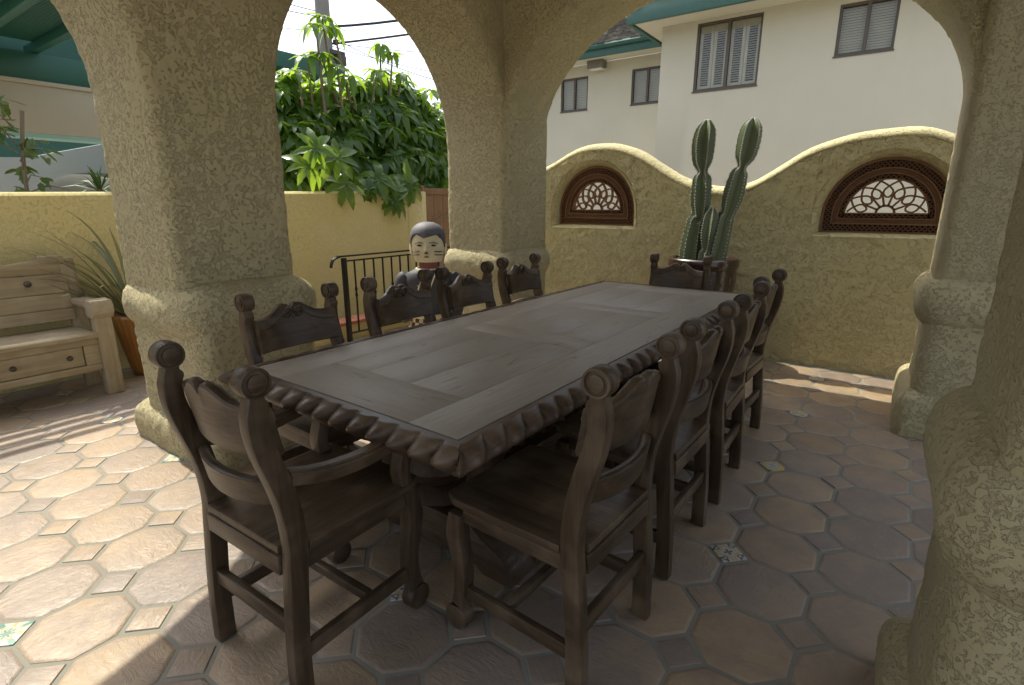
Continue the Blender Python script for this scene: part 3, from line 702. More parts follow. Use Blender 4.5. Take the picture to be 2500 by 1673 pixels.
for y in (-3.2, 3.75): part('post', 'taupe', pg, lambda m: m.box(-.32, -.02, y, y + .28, -.05, 2.239, .01))
gs = empty('grey_stair_wall', (-13.0, 0, 0)); tag(gs, 'pale grey stair wall with an arched opening seen below the pergola beam', 'wall')
def gsw(m):
    P = [(-6, -.05), (2.6, -.05)]
    cx, hw, zs, rr = 4.22, .86, 1.66, .36
    P += [(cx - hw, -.05), (cx - hw, zs)] + [(cx - hw * math.cos(math.pi * k / 14), zs + rr * math.sin(math.pi * k / 14)) for k in range(1, 14)] + [(cx + hw, zs), (cx + hw, -.05), (7.5, -.05), (7.5, 3.4), (3.2, 2.24), (2.0, 2.18), (-6, 2.16)]
    m.extrude(P, 0, -.9, 0)
part('wall_body', 'grey_wall', gs, gsw)
part('arch_back', 'arch_grey', gs, lambda m: m.box(-1.3, -1.1, 3.2, 5.4, -.05, 2.12))
part('back_wall', 'green_dark', gs, lambda m: m.box(-3.5, -3.3, -8, 7, -.05, 4.6))
gb = empty('green_building', (-9.6, 6.1, 0)); tag(gb, 'dark green building with a metal roof edge behind the umbrella tree', 'building')
part('wall', 'green_dark', gb, lambda m: m.box(-3, 0, -.9, 1.1, -.05, 3.75))
part('roof_edge', 'green_paint', gb, lambda m: m.box(-3.2, .35, -1.1, 1.25, 3.751, 4.02, .02))
for k in range(9): part('siding_batten', 'green_paint', gb, lambda m: m.box(.001, .03, -.85 + k * .2, -.81 + k * .2, 1.2, 3.74))
rh = empty('red_roofed_house', (-14, 16, 0)); tag(rh, 'distant house with red clay tile roof between the tree and the corner pillar', 'house')
part('wall', 'house_cream', rh, lambda m: m.box(-3, 0, -3, 4, -.05, 3.7))
def redroof(m):
    for k in range(30):
        y = -3.3 + k * .26
        for q in range(9): m.tube([(.4 - q * .4, y, 3.75 + q * .17 + .02), (-.02 - q * .4, y, 3.92 + q * .17 - .03)], [.10, .085], 6)
    m.quad((.4, -3.4, 3.72), (.4, 4.4, 3.72), (-3.2, 4.4, 5.2), (-3.2, -3.4, 5.2))
o = part('clay_tile_roof', 'red_roof', rh, redroof); o['kind'] = 'stuff'

# ================================================================== dining table
TW, TL, TZ = 1.15, 3.17, .78     # inlay rectangle
tb = empty('dining_table', (-1.493, 2.665, 0), R(-1.26)); tag(tb, 'long dark carved wooden dining table with gadrooned edge and plank top', 'table')
hw, hl = TW / 2, TL / 2
def plank(x0, x1, y0, y1, ax, dz=0):
    gp = .0005; part('plank', 'table_wood_' + ax, tb, lambda m: m.box(x0 + gp, x1 - gp, y0 + gp, y1 - gp, TZ - .03, TZ + dz, .0009))
rp = random.Random(4)
def dz(): return rp.uniform(-.0003, .0003)
plank(-hw, -hw + .21, -hl, hl, 'y', dz()); plank(hw - .21, hw, -hl, hl, 'y', dz())
xs0, xs1 = -hw + .21, hw - .21
cuts = [-hl, -hl + .26, -hl + 1.07, -hl + 1.25, hl - 1.20, hl - 1.03, hl - .26, hl]
for q in range(7):
    if q % 2 == 0: plank(xs0, xs1, cuts[q], cuts[q + 1], 'x', dz())
    else:
        e = [xs0, xs0 + (xs1 - xs0) * rp.uniform(.27, .36), xs0 + (xs1 - xs0) * rp.uniform(.62, .72), xs1]
        for a, b in zip(e, e[1:]): plank(a, b, cuts[q], cuts[q + 1], 'y', dz())
part('top_core', 'carve_wood_y', tb, lambda m: m.box(-hw - .03, hw + .03, -hl - .03, hl + .03, TZ - .085, TZ - .0305))
EB = .022; LP = .098; LH = .098; LD = .062
def edge(m, L, n, Mp):
    per = L / n
    EX = .10; nu, nv = (n + 2) * 14, 11
    def raw(u, v):
        s = -EX + u * (L + 2 * EX); sk = .55 * v ** 1.2; t = (s / per + sk + 4.25) % 1.0
        lob = (math.sin(math.pi * t ** .75)) ** .55 if 0 < t < 1 else 0
        prof = math.sin(math.pi * (.10 + .84 * v)) ** .75
        d = EB + prof * (.014 + LD * lob * (.55 + .45 * math.sin(math.pi * min(1, v * 1.15 + .12))))
        return s, d
    def cl(s, d): return max(min(s, L + d), -d)
    def fn(u, v):
        s, d = raw(u, v); return Mp(cl(s, d), d, TZ - LH * v)
    m.grid(fn, nu, nv)
    def lip(u, v, d0, v0, z):
        s, d = raw(u, v0); dd = d0 + (d - d0) * v; return Mp(cl(s, dd), dd, z)
    m.grid(lambda u, v: lip(u, v, .0085, 0, TZ), nu, 2)
    m.grid(lambda u, v: lip(u, v, -.04, 1, TZ - LH), nu, 1)
for nm, L, n, Mp, ax in (('a', TW, 12, lambda s, d, z: (-hw + s, -hl - d, z), 'x'), ('b', TW, 12, lambda s, d, z: (hw - s, hl + d, z), 'x'), ('c', TL, 32, lambda s, d, z: (hw + d, -hl + s, z), 'y'), ('d', TL, 32, lambda s, d, z: (-hw - d, hl - s, z), 'y')):
    part('gadroon_edge', 'carve_wood_' + ax, tb, lambda m: edge(m, L, n, Mp), 55)
for sx in (-1, 1):
    for sy in (-1, 1):
        part('corner_boss', 'carve_wood_z', tb, lambda m: m.lathe([(.001, TZ - .004), (.022, TZ - .006), (.030, TZ - .03), (.030, TZ - .07), (.02, TZ - .095)], 12, (sx * (hw + .018), sy * (hl + .018), 0)))
part('apron', 'carve_wood_y', tb, lambda m: m.box(-hw + .02, hw - .02, -hl + .03, hl - .03, TZ - .135, TZ - .0855, .01))
for sy in (-1, 1):
    yc = sy * (hl - .48)
    ped = empty('trestle', (0, yc, 0)); ped.parent = tb
    part('cradle', 'carve_wood_x', ped, lambda m: m.extrude([(-.46, .645), (-.46, .60), (-.40, .54), (-.28, .50), (-.17, .48), (.17, .48), (.28, .50), (.40, .54), (.46, .60), (.46, .645)], 1, -.09, .09, .012))
    part('urn', 'carve_wood_z', ped, lambda m: m.lathe([(.13, .20), (.17, .22), (.15, .25), (.10, .27), (.15, .31), (.185, .36), (.17, .42), (.11, .455), (.16, .47), (.16, .485)], 20))
    for q in (-.28, .28): part('side_urn', 'carve_wood_z', ped, lambda m: m.lathe([(.07, .20), (.09, .22), (.06, .26), (.085, .34), (.07, .44), (.09, .485)], 14, (q, 0, 0)))
    ft = part('foot_beam', 'carve_wood_x', ped, lambda m: m.extrude([(-.50, 0), (-.50, .05), (-.46, .11), (-.36, .155), (-.30, .20), (.30, .20), (.36, .155), (.46, .11), (.50, .05), (.50, 0), (.36, 0), (.32, .03), (-.32, .03), (-.36, 0)], 1, -.13, .13, .012))
    for k in range(7):
        part('carved_lobe', 'carve_wood_x', ft, lambda m: m.lathe([(.004, -.03), (.034, -.02), (.044, 0), (.034, .02), (.004, .03)], 10, (-.30 + k * .1, -sy * .0, .205), 1, 2.4))
st = part('stretcher', 'carve_wood_y', tb, lambda m: (m.box(-.10, .10, -hl + .62, hl - .62, .09, .19, .012), m.box(-.13, .13, -hl + .62, hl - .62, .191, .225, .01)))
for k in range(18): part('carved_lobe', 'carve_wood_y', st, lambda m: m.lathe([(.004, -.02), (.05, -.012), (.06, 0), (.045, .016), (.004, .022)], 10, (0, -hl + .72 + k * .102, .235), 1.4, .7))
for sy in (-1, 1):
    part('iron_brace', 'black_iron', tb, lambda m: m.tube(smoothpath([(0, sy * (hl - 1.15), .23), (0, sy * (hl - .95), .30), (0, sy * (hl - .80), .46), (0, sy * (hl - .62), .60), (0, sy * (hl - .60), .655)], 5), .014, 8))

# ================================================================== chairs
def circ(cx, cy, r, a0, a1, n): return [(cx + r * math.cos(R(a0 + (a1 - a0) * k / n)), cy + r * math.sin(R(a0 + (a1 - a0) * k / n))) for k in range(n + 1)]
CW = .22   # half spacing of posts
def back_post(m, sx):
    # side profile (y,z): front is +y
    F = [(-.235, 0), (-.232, .20), (-.212, .44), (-.205, .52), (-.212, .62), (-.232, .72), (-.262, .82), (-.277, .88), (-.277, .925)]
    F = [(p.x, p.z) for p in smoothpath([(a, 0, b) for a, b in F], 3)]
    B = [(-.332, .93), (-.332, .88), (-.320, .81), (-.291, .71), (-.271, .62), (-.264, .52), (-.270, .44), (-.288, .20), (-.293, 0)]
    B = [(p.x, p.z) for p in smoothpath([(a, 0, b) for a, b in B], 3)]
    knob = circ(-.289, .948, .019, -40, 60, 4)
    fin = circ(-.300, 1.012, .041, -62, 242, 26)
    P = F + knob + fin + B
    x0, x1 = sx * CW - .022, sx * CW + .022
    m.extrude(P, 0, x0, x1, .004)
def front_leg(m, sx, arm):
    zt = .70 if arm else .455
    P0 = [(.205, .0 + .085, .026), (.198, .13, .024), (.188, .20, .024), (.196, .28, .028), (.212, .36, .033), (.208, .42, .030), (.200, .455, .028)]
    if arm: P0 += [(.185, .50, .026), (.170, .56, .024), (.185, .62, .026), (.205, .67, .03), (.205, .70, .03)]
    Fp = smoothpath([(y + r, 0, z) for y, z, r in P0], 3); Bp = smoothpath([(y - r, 0, z) for y, z, r in P0], 3)
    scr = circ(.212, .048, .047, 62, -240, 24)
    poly = [(p.x, p.z) for p in Bp][::-1] + []
    poly = [(p.x, p.z) for p in Fp][::-1] + scr + [(p.x, p.z) for p in Bp]
    m.extrude(poly, 0, sx * CW - .026, sx * CW + .026, .005)
def crest(m):
    n = 72
    def top(u):
        a = abs(u); h = .055 * math.exp(-((a - .20) / .26) ** 2) if a > .05 else 0
        base = .932 + .05 * math.exp(-((a - .17) / .30) ** 2)
        notch = .013 * math.exp(-(a / .05) ** 2)
        return base - notch
    secs = []
    for k in range(n + 1):
        u = -1 + 2 * k / n; x = u * (CW - .018); bow = -.045 * (1 - u * u); zt = top(u); zb = .775 + .006 * u * u
        def yy(z): return -.262 - .30 * max(0, .88 - z) * 0 + bow + (.92 - z) * .17
        tk = .017
        e = .007
        secs.append([(x, yy(zb) - tk + e, zb), (x, yy(zb) + tk - e, zb), (x, yy(zb) + tk, zb + e), (x, yy(.82) + tk, .82), (x, yy(zt - .056) + tk, zt - .056), (x, yy(zt - .05) + tk, zt - .05), (x, yy(zt - .045) + tk + .004, zt - .045), (x, yy(zt) + tk + .004, zt - .012), (x, yy(zt) + tk - .004, zt - .003), (x, yy(zt), zt), (x, yy(zt) - tk + .004, zt - .004), (x, yy(zt) - tk, zt - .012), (x, yy(zt - .02) - tk, zt - .02), (x, yy(.90) - tk, .90), (x, yy(.85) - tk, .85), (x, yy(zb) - tk, zb + e)])
    m.loft(secs)
def rail2(m):
    secs = []
    for k in range(25):
        u = -1 + 2 * k / 24; x = u * (CW - .018); bow = -.045 * (1 - u * u); zb, zt = .640 - .012 * (1 - u * u), .712
        y0 = -.245 + bow; tk = .015
        secs.append([(x, y0 + .008 - tk, zb), (x, y0 + .008 + tk, zb), (x, y0 - .004 + tk, zt - .006), (x, y0 - .004 + tk - .006, zt), (x, y0 - .004 - tk + .006, zt), (x, y0 - .004 - tk, zt - .006)])
    m.loft(secs)
def make_chair(arm):
    t = empty('carved_armchair' if arm else 'carved_chair')
    for sx in (-1, 1):
        p = part('back_post', 'chair_wood_z', t, lambda m: back_post(m, sx))
        def fin(m):
            for s in (-1, 1):
                x = sx * CW + s * .0225
                def ring(rr, th):
                    return None
                secs = []
                for k in range(25):
                    a = 2 * math.pi * k / 24
                    secs.append([(x + s * dx, -.300 + math.cos(a) * r_, 1.012 + math.sin(a) * r_) for r_, dx in ((.040, -.002), (.039, .004), (.033, .004), (.031, -.003))])
                m.loft(secs, False, False)
                m.loft([[(x + s * dx, -.300 + math.cos(2 * math.pi * k / 16) * r_, 1.012 + math.sin(2 * math.pi * k / 16) * r_) for k in range(16)] for r_, dx in ((.024, -.002), (.023, .004), (.017, .0065), (.004, .007))])
        part('scroll_finial', 'chair_wood_y', p, fin, 50)
        part('front_leg', 'chair_wood_z', t, lambda m: front_leg(m, sx, arm))
    c = part('crest_rail', 'chair_wood_x', t, crest, 38)
    def vol(m):
        for s in (-1, 1):
            for rr, q in ((.022, .008), (.012, .007)):
                m.tube([(s * .029 + rr * math.cos(2 * math.pi * k / 20), -.2885, .938 + rr * math.sin(2 * math.pi * k / 20) * 1) for k in range(21)], q * .75, 6, False)
    part('volute', 'chair_wood_y', c, vol, 60)
    part('back_rail', 'chair_wood_x', t, rail2, 50)
    se = part('seat', 'chair_wood_y', t, lambda m: m.extrude([(-.19, -.205), (-.245, -.205), (-.25, .20), (-.225, .245), (.225, .245), (.25, .20), (.245, -.205), (.19, -.205), (.19, -.27), (-.19, -.27)], 2, .487, .517, .006))
    part('seat_rail', 'chair_wood_x', t, lambda m: m.box(-.195, .195, -.275, -.247, .425, .4865, .004))
    part('seat_rail', 'chair_wood_x', t, lambda m: m.box(-.193, .193, .19, .218, .43, .4865, .004))
    for sx in (-1, 1): part('seat_rail', 'chair_wood_y', t, lambda m: m.box(sx * CW - .014, sx * CW + .014, -.21, .175, .43, .4865, .004))
    part('stretcher', 'chair_wood_x', t, lambda m: m.box(-.196, .196, -.275, -.248, .225, .277, .005))
    part('stretcher', 'chair_wood_x', t, lambda m: m.box(-.205, .205, .0, .03, .15, .185, .005))
    for sx in (-1, 1): part('stretcher', 'chair_wood_y', t, lambda m: m.box(sx * CW - .013, sx * CW + .013, -.235, .175, .135, .185, .005))
    if arm:
        for sx in (-1, 1):
            def ar(m):
                pth = smoothpath([(sx * CW, -.235, .725), (sx * (CW + .012), -.14, .700), (sx * (CW + .022), .0, .690), (sx * (CW + .022), .12, .705), (sx * (CW + .012), .22, .715), (sx * (CW + .01), .27, .70)], 5)
                secs = []
                for q, p in enumerate(pth):
                    w2 = .026 + .008 * q / len(pth); h = .024
                    secs.append([p + Vector((dx * w2, 0, dz_ * h)) for dx, dz_ in ((-1, -.8), (-.7, -1), (.7, -1), (1, -.8), (1, .5), (.85, .7), (.6, .72), (.5, 1), (-.5, 1), (-.6, .72), (-.85, .7), (-1, .5))])
                m.loft(secs)
            part('armrest', 'chair_wood_y', t, ar, 30)
    return t
ch0 = make_chair(False); ac0 = make_chair(True)
GRP = 'carved chairs around the dining table'
spots = [  # x, y, rotation, scale, armchair, label
    (-.838, 1.385, 87, 1, 0, 'dark carved chair nearest the camera on the right side of the table'),
    (-.835, 2.07, 89, 1, 0, 'second dark carved chair from the camera along the right side of the table'),
    (-.830, 2.735, 91, 1, 0, 'third dark carved chair from the camera along the right side of the table'),
    (-.870, 3.40, 88, 1, 0, 'farthest carved chair on the right side of the table, toward the wavy wall'),
    (-2.02, 1.430, -91, 1, 0, 'carved chair on the left side of the table in front of the big left pillar'),
    (-2.02, 2.130, -89, 1, 0, 'carved chair in front of the iron railing and left of the statue'),
    (-2.00, 2.690, -92, 1, 0, 'carved chair directly in front of the painted statue, left side of the table'),
    (-2.06, 3.41, -90, 1, 0, 'farthest carved chair on the left side of the table, before the corner pillar'),
    (-1.475, .940, 1, 1, 1, 'carved armchair at the near end of the table with curved armrests'),
    (-1.420, 4.07, 181, .985, 1, 'carved armchair at the far end of the table in front of the cactus pot')]
used = set()
for x, y, rz, sc, arm, lab in spots:
    src = ac0 if arm else ch0
    if arm in used: c = copy_tree(src)
    else: c = src; used.add(arm)
    c.location = (x, y, .0015); c.rotation_euler = (0, 0, R(rz)); c.scale = (sc,) * 3; tag(c, lab, 'chair', GRP)

# ================================================================== bench
bn = empty('bench', (-5.12, .42, 0)); tag(bn, 'weathered pale wooden bench with drawer panel against the yellow wall', 'bench')
BW = .96   # half length along y ; front at +x
for s in (-1, 1):
    part('front_leg', 'bench_wood_z', bn, lambda m: m.box(.205, .30, s * (BW + .05) - .055, s * (BW + .05) + .055, 0, .665, .008))
    part('back_leg', 'bench_wood_z', bn, lambda m: m.extrude([(-.20, 0), (-.12, 0), (-.12, .42), (-.20, 1.02), (-.27, 1.02), (-.20, .42)], 1, s * (BW + .03) - .05, s * (BW + .03) + .05, .006))
    def arm(m):
        m.box(-.18, .20, s * (BW + .05) - .06, s * (BW + .05) + .06, .668, .715, .012); m.extrude([(.18, .63), (.20, .60), (.30, .60), (.335, .64), (.335, .70), (.31, .735), (.22, .742), (.18, .716)], 1, s * (BW + .05) - .072, s * (BW + .05) + .072, .012)
    a_ = part('armrest', 'bench_wood_x', bn, arm)
    part('back_post_cap', 'bench_wood_x', bn, lambda m: m.box(-.285, -.19, s * (BW - .06) - .075, s * (BW - .06) + .075, .99, 1.045, .006))
part('seat', 'bench_wood_y', bn, lambda m: (m.box(.13, .305, -BW, BW, .455, .490, .008), m.box(-.045, .128, -BW, BW, .456, .489, .008), m.box(-.20, -.047, -BW, BW, .455, .488, .008)))
ap = part('apron', 'bench_wood_y', bn, lambda m: (m.box(.235, .275, -BW, BW, .20, .252, .004), m.box(.235, .275, -BW, BW, .405, .454, .004), *[m.box(.236, .274, y - .05, y + .05, .2525, .4045, .004) for y in (-BW + .05, -.31, .31, BW - .05)]))
for yc in (-.61, 0, .61):
    d = part('drawer_front', 'bench_wood_y', bn, lambda m: m.box(.232, .262, yc - .245, yc + .245, .256, .401, .004))
    for q in (-.16, .16): part('stud', 'iron_nail', d, lambda m: m.tube([(.262, yc + q, .33), (.272, yc + q, .33), (.279, yc + q, .33), (.283, yc + q, .33)], [.019, .018, .013, .003], 12))
def tilt(m_, pts): return pts
bk = [(.555, .64, -.150), (.645, .76, -.168), (.765, .905, -.188)]
for z0, z1, x in bk: part('back_plank', 'bench_wood_y', bn, lambda m: m.extrude([(x, z0), (x + .03, z0), (x + .03 - (z1 - z0) * .14, z1), (x - (z1 - z0) * .14, z1)], 1, -BW, BW, .004))
def scal(m):
    P = [(-BW, .91)] + [(BW, .91)] + [(BW - 2 * BW * k / 60, .985 + .018 * abs(math.sin(k / 60 * math.pi * 6)) + .012) for k in range(61)]
    bm_ = MB(); m.extrude([(a, b) for a, b in P], 0, -.235, -.195, .004)
part('crest_board', 'bench_wood_y', bn, scal)
for y in (-.8, .72): part('stud', 'iron_nail', bn, lambda m: m.tube([(-.165, y, .85), (-.15, y, .85), (-.142, y, .85), (-.138, y, .85)], [.024, .022, .015, .003], 12))

# ================================================================== amber pot with flax
fp = empty('ribbed_pot', (-5.22, 1.80, 0)); tag(fp, 'tall amber glazed ribbed pot holding a flax plant beside the bench', 'pot')
def ribpot(m):
    n = 72; secs = []
    for r, z in ((.0, 0.0), (.10, 0), (.115, .06), (.14, .2), (.165, .36), (.185, .50), (.188, .535), (.178, .54), (.165, .52), (.15, .45)):
        secs.append([(math.cos(2 * math.pi * k / n) * r * (1 + (.035 * math.cos(24 * 2 * math.pi * k / n) if .03 < z < .53 and r > .16 - (z < .5) * .1 else 0)), math.sin(2 * math.pi * k / n) * r * (1 + (.035 * math.cos(24 * 2 * math.pi * k / n) if .03 < z < .53 else 0)), z) for k in range(n)])
    m.loft(secs, True, False)
part('vessel', 'pot_amber', fp, ribpot, 80); part('soil', 'soil', fp, lambda m: m.lathe([(.001, .47), (.15, .47)], 20, cap=False))
fx = empty('flax_plant', (-5.22, 1.80, .47)); tag(fx, 'spiky flax plant with long arching green blades growing in the amber pot', 'plant')
rf = random.Random(12)
for k in range(30):
    a = rf.uniform(0, 2 * math.pi); 
    if k < 20: a = rf.uniform(R(215), R(330))
    L = rf.uniform(.65, 1.05); el_ = R(rf.uniform(38, 82)); dr = rf.uniform(.25, .75)
    def blade(m):
        P = []; d = Vector((math.cos(a), math.sin(a), 0)); p = d * .05; e = el_
        for q in range(11):
            P.append(Vector(p)); p = p + (d * math.cos(e) + Vector((0, 0, 1)) * math.sin(e)) * (L / 10); e -= dr * .19 * (q / 5)
        sd = Vector((-d.y, d.x, 0)); secs = []
        for q, c in enumerate(P):
            w_ = .019 * min(1, .55 + q / 4) * (1 - (q / 10.2) ** 3) + .001; secs.append([c - sd * w_ + Vector((0, 0, .25 * w_)), c - Vector((0, 0, .2 * w_)), c + sd * w_ + Vector((0, 0, .25 * w_)), c + Vector((0, 0, .05 * w_))])
        m.loft(secs)
    part('leaf', 'leaf_blade', fx, blade, 60)

# ================================================================== cactus and its pot
cp = empty('cactus_pot', (-1.45, 5.085, 0)); tag(cp, 'large dark brown glazed pot with embossed bands in front of the wavy wall', 'pot')
part('vessel', 'pot_brown', cp, lambda m: m.lathe([(.01, 0), (.22, 0), (.24, .03), (.285, .5), (.30, .86), (.312, .875), (.316, .91), (.312, .945), (.30, .955), (.272, .953), (.26, .93), (.255, .85)], 64, cap=False))
part('soil', 'soil', cp, lambda m: m.lathe([(.001, .90), (.262, .90)], 32, cap=False))
def emb(m):
    n = 18
    for k in range(n):
        a = 2 * math.pi * k / n
        for q in range(8):
            z = .10 + q * .095; r = .242 + (.30 - .242) * z / .86 + .003; r2 = r
            c = Vector((math.cos(a) * r, math.sin(a) * r, z)); t = Vector((-math.sin(a), math.cos(a), 0))
            if k % 3 == 0: m.tube([c + t * .016 * math.cos(f * math.pi / 5) + Vector((0, 0, .020 * math.sin(f * math.pi / 5))) for f in range(11)], .0035, 5, False)
            elif k % 3 == 1: m.tube([c + Vector((0, 0, -.04)) + t * .012, c - t * .01, c + Vector((0, 0, .04)) + t * .012], .004, 5)
            else: m.tube([c + Vector((0, 0, -.03)), c + Vector((0, 0, .03))], .0045, 5)
part('embossing', 'pot_emboss', cp, emb)
cc = empty('column_cactus', (-1.45, 5.085, .88)); tag(cc, 'green columnar cactus with three ribbed stems in the brown pot', 'cactus')
def column(path, rads, nr, ph):
    rads = [r * .97 for r in rads]; pts = smoothpath(path, 7); rs = [v.x for v in smoothpath([(r, 0, 0) for r in rads], 7)]
    ar = []
    def f(m):
        n = nr * 8; u = Vector((1, 0, 0)); secs = []
        for i, p in enumerate(pts):
            t = (pts[min(i + 1, len(pts) - 1)] - pts[max(0, i - 1)]).normalized(); u = (u - t * u.dot(t)).normalized(); v = t.cross(u)
            S = []
            for k in range(n):
                a = 2 * math.pi * k / n + ph; c = abs(((k % 8) / 8) * 2 - 1); rr = rs[i] * (.50 + .50 * (c ** 1.6)) * (1 + (.035 * math.sin(i * 2.4) if k % 8 == 0 else 0))
                S.append(p + (u * math.cos(a) + v * math.sin(a)) * rr)
                if k % 8 == 0 and rs[i] > .02: ar.append(S[-1])
            secs.append(S)
        m.loft(secs)
    part('stem', 'cactus_skin', cc, f, 25)
    def g_(m):
        for q in ar: m.lathe([(.0015, -.006), (.0065, -.003), (.0065, .003), (.0015, .006)], 5, tuple(q))
    part('areoles', 'areole', cc, g_)['kind'] = 'stuff'
column([(-.11, -.03, .0), (-.105, -.03, .17), (-.08, -.03, .40), (-.055, -.03, .44), (-.06, -.03, .58), (-.065, -.03, .77), (-.065, -.03, .83), (-.075, -.03, .92), (-.08, -.03, 1.06), (-.07, -.03, 1.18), (-.065, -.03, 1.245), (-.065, -.03, 1.27)], [0.107, 0.103, 0.085, 0.064, 0.090, 0.081, 0.041, 0.085, 0.100, 0.085, 0.040, 0.004], 6, .2)
column([(.11, -.02, .0), (.135, -.02, .20), (.165, -.02, .42), (.185, -.02, .47), (.215, -.02, .62), (.245, -.02, .80), (.262, -.02, .86), (.282, -.02, .95), (.30, -.02, 1.08), (.31, -.02, 1.18), (.315, -.02, 1.235), (.317, -.02, 1.255)], [0.098, 0.094, 0.081, 0.068, 0.094, 0.077, 0.038, 0.088, 0.100, 0.085, 0.040, 0.004], 5, .65)
column([(.015, -.08, .0), (.03, -.085, .12), (.04, -.085, .15), (.05, -.085, .30), (.06, -.085, .44), (.065, -.085, .51), (.066, -.085, .525)], [0.050, 0.048, 0.037, 0.071, 0.062, 0.029, 0.003], 5, .1)

# ================================================================== iron railing
rl = empty('iron_railing', (-4.62, 3.5, 0)); tag(rl, 'black wrought iron railing with twisted balusters behind the left chairs', 'railing')
part('newel', 'black_iron', rl, lambda m: m.box(-.022, .022, -.022, .022, 0, .895, .003))
part('newel', 'black_iron', rl, lambda m: m.box(-.018, .018, 1.78, 1.816, 0, .885, .003))
def hr(m):
    P = smoothpath([(0, -.16, .815), (0, -.155, .845), (0, -.125, .89), (0, -.05, .912), (0, .1, .914), (0, 1.84, .905)], 5)
    m.loft([[p + Vector((dx, 0, dz_)) for dx, dz_ in ((-.024, -.008), (.024, -.008), (.02, .008), (-.02, .008))] for p in P])
part('handrail', 'black_iron', rl, hr)
part('bottom_bar', 'black_iron', rl, lambda m: m.box(-.012, .012, .023, 1.779, .09, .105))
part('upper_bar', 'black_iron', rl, lambda m: m.box(-.012, .012, .023, 1.779, .855, .87))
for k in range(13):
    y = .13 + k * .128
    def bal(m):
        m.box(-.007, .007, y - .007, y + .007, .1055, .8545)
        if k % 2 == 0:
            for z in (.5, .56): m.lathe([(.007, -.03), (.014, -.015), (.016, 0), (.012, .015), (.007, .03)], 8, (0, y, z))
    part('baluster', 'black_iron', rl, bal)

# ================================================================== carved painted statue
sx_, sy_ = -3.22, 3.30
stt = empty('carved_statue', (sx_, sy_, 0), R(30)); tag(stt, 'painted wooden statue of a standing figure with striped cheeks behind the chairs', 'statue')
# local +X faces roughly the camera after rotation; build with -Y as front
stt.rotation_euler = (0, 0, R(38)); stt.scale = (1.05, 1.05, 1.01)
def hrad(z):
    t = (z - .955) / .315
    if t < .5: return .80 + .20 * math.sin(max(0, t) / .5 * math.pi / 2)
    return max(.02, 1 - ((t - .5) / .5) ** 2.8) ** .5 if t < 1 else .02
def head(m):
    secs = []
    for k in range(21):
        t = k / 20; z = .955 + .305 * t; wv = hrad(z); rx = .130 * wv; ry = .122 * wv; S = []
        for q in range(40):
            a = 2 * math.pi * q / 40; c, s_ = math.cos(a), math.sin(a); y = s_ * ry; x = c * rx
            if s_ < -.2:
                fx = x / .13
                y -= .030 * math.exp(-(fx / .15) ** 2) * math.exp(-((t - .34) / .09) ** 2) + .016 * math.exp(-(fx / .12) ** 2) * math.exp(-((t - .45) / .10) ** 2)
                y -= .009 * math.exp(-((t - .56) / .05) ** 2) * math.exp(-((abs(fx) - .42) / .25) ** 2) - .010 * math.exp(-((t - .47) / .05) ** 2) * math.exp(-((abs(fx) - .42) / .20) ** 2)
                y -= .008 * math.exp(-(fx / .2) ** 2) * math.exp(-((t - .19) / .03) ** 2)
            S.append((x, y, z))
        secs.append(S)
    m.loft(secs)
hd = part('head', 'carve_cream', stt, head, 70)
def hair(m):
    secs = []
    for k in range(15):
        t = k / 14; S = []
        for q in range(56):
            a = 2 * math.pi * q / 56; c, s_ = math.cos(a), math.sin(a); front = max(0, -s_)
            low = 1.06 + .125 * min(1, front * 1.6) - .030 * math.exp(-((c + .15) / .10) ** 2) * (s_ < 0) + .008 * math.sin(9 * c) * front
            z = low + (1.279 - low) * math.sin(t * math.pi / 2); wv = hrad(min(z - .009, 1.2695)) if t < 1 else .02
            S.append((c * (.130 * wv + .011 * (1 if t < 1 else 0)), s_ * (.122 * wv + .011 * (1 if t < 1 else 0)), z))
        secs.append(S)
    m.loft(secs)
part('hair', 'carve_dark', stt, hair, 70)
for s in (-1, 1):
    part('ear', 'carve_cream', hd, lambda m: m.lathe([(.004, -.055), (.02, -.045), (.026, 0), (.022, .035), (.004, .05)], 10, (s * .135, .02, 1.06), .6, 1.2))
    part('eye', 'carve_black', hd, lambda m: m.lathe([(.001, -.008), (.010, -.005), (.013, 0), (.010, .005), (.001, .008)], 10, (s * .055, -.112, 1.094), 1.5, .5))
    part('eyebrow', 'carve_dark', hd, lambda m: m.tube([(s * .022, -.121, 1.112), (s * .055, -.124, 1.121), (s * .09, -.104, 1.108)], .0035, 6))
    for q in range(2): part('cheek_stripe', 'carve_black', hd, lambda m: m.tube([(s * .06, -.109, 1.045 - q * .026), (s * .09, -.096, 1.043 - q * .026), (s * .118, -.067, 1.041 - q * .026)], .004, 6))
part('mouth', 'carve_black', hd, lambda m: m.lathe([(.001, -.006), (.016, -.003), (.018, 0), (.014, .004), (.001, .006)], 10, (0, -.128, 1.003), 1.2, .5))
part('nostrils', 'carve_black', hd, lambda m: m.lathe([(.001, -.006), (.014, -.003), (.014, .004), (.001, .007)], 10, (0, -.142, 1.035), 1.1, .6))
part('neck', 'carve_red', stt, lambda m: m.lathe([(.085, .87), (.078, .90), (.075, .953)], 24))
def torso(m):
    prof = [(.14, .115, .34), (.17, .13, .44), (.15, .115, .56), (.17, .125, .70), (.195, .13, .80), (.185, .12, .855), (.13, .105, .885), (.085, .085, .905)]
    m.loft([[(rx * math.copysign(abs(math.cos(2 * math.pi * q / 28)) ** .85, math.cos(2 * math.pi * q / 28)), ry * math.sin(2 * math.pi * q / 28), z) for q in range(28)] for rx, ry, z in prof])
to = part('torso', 'carve_torso', stt, torso, 70)
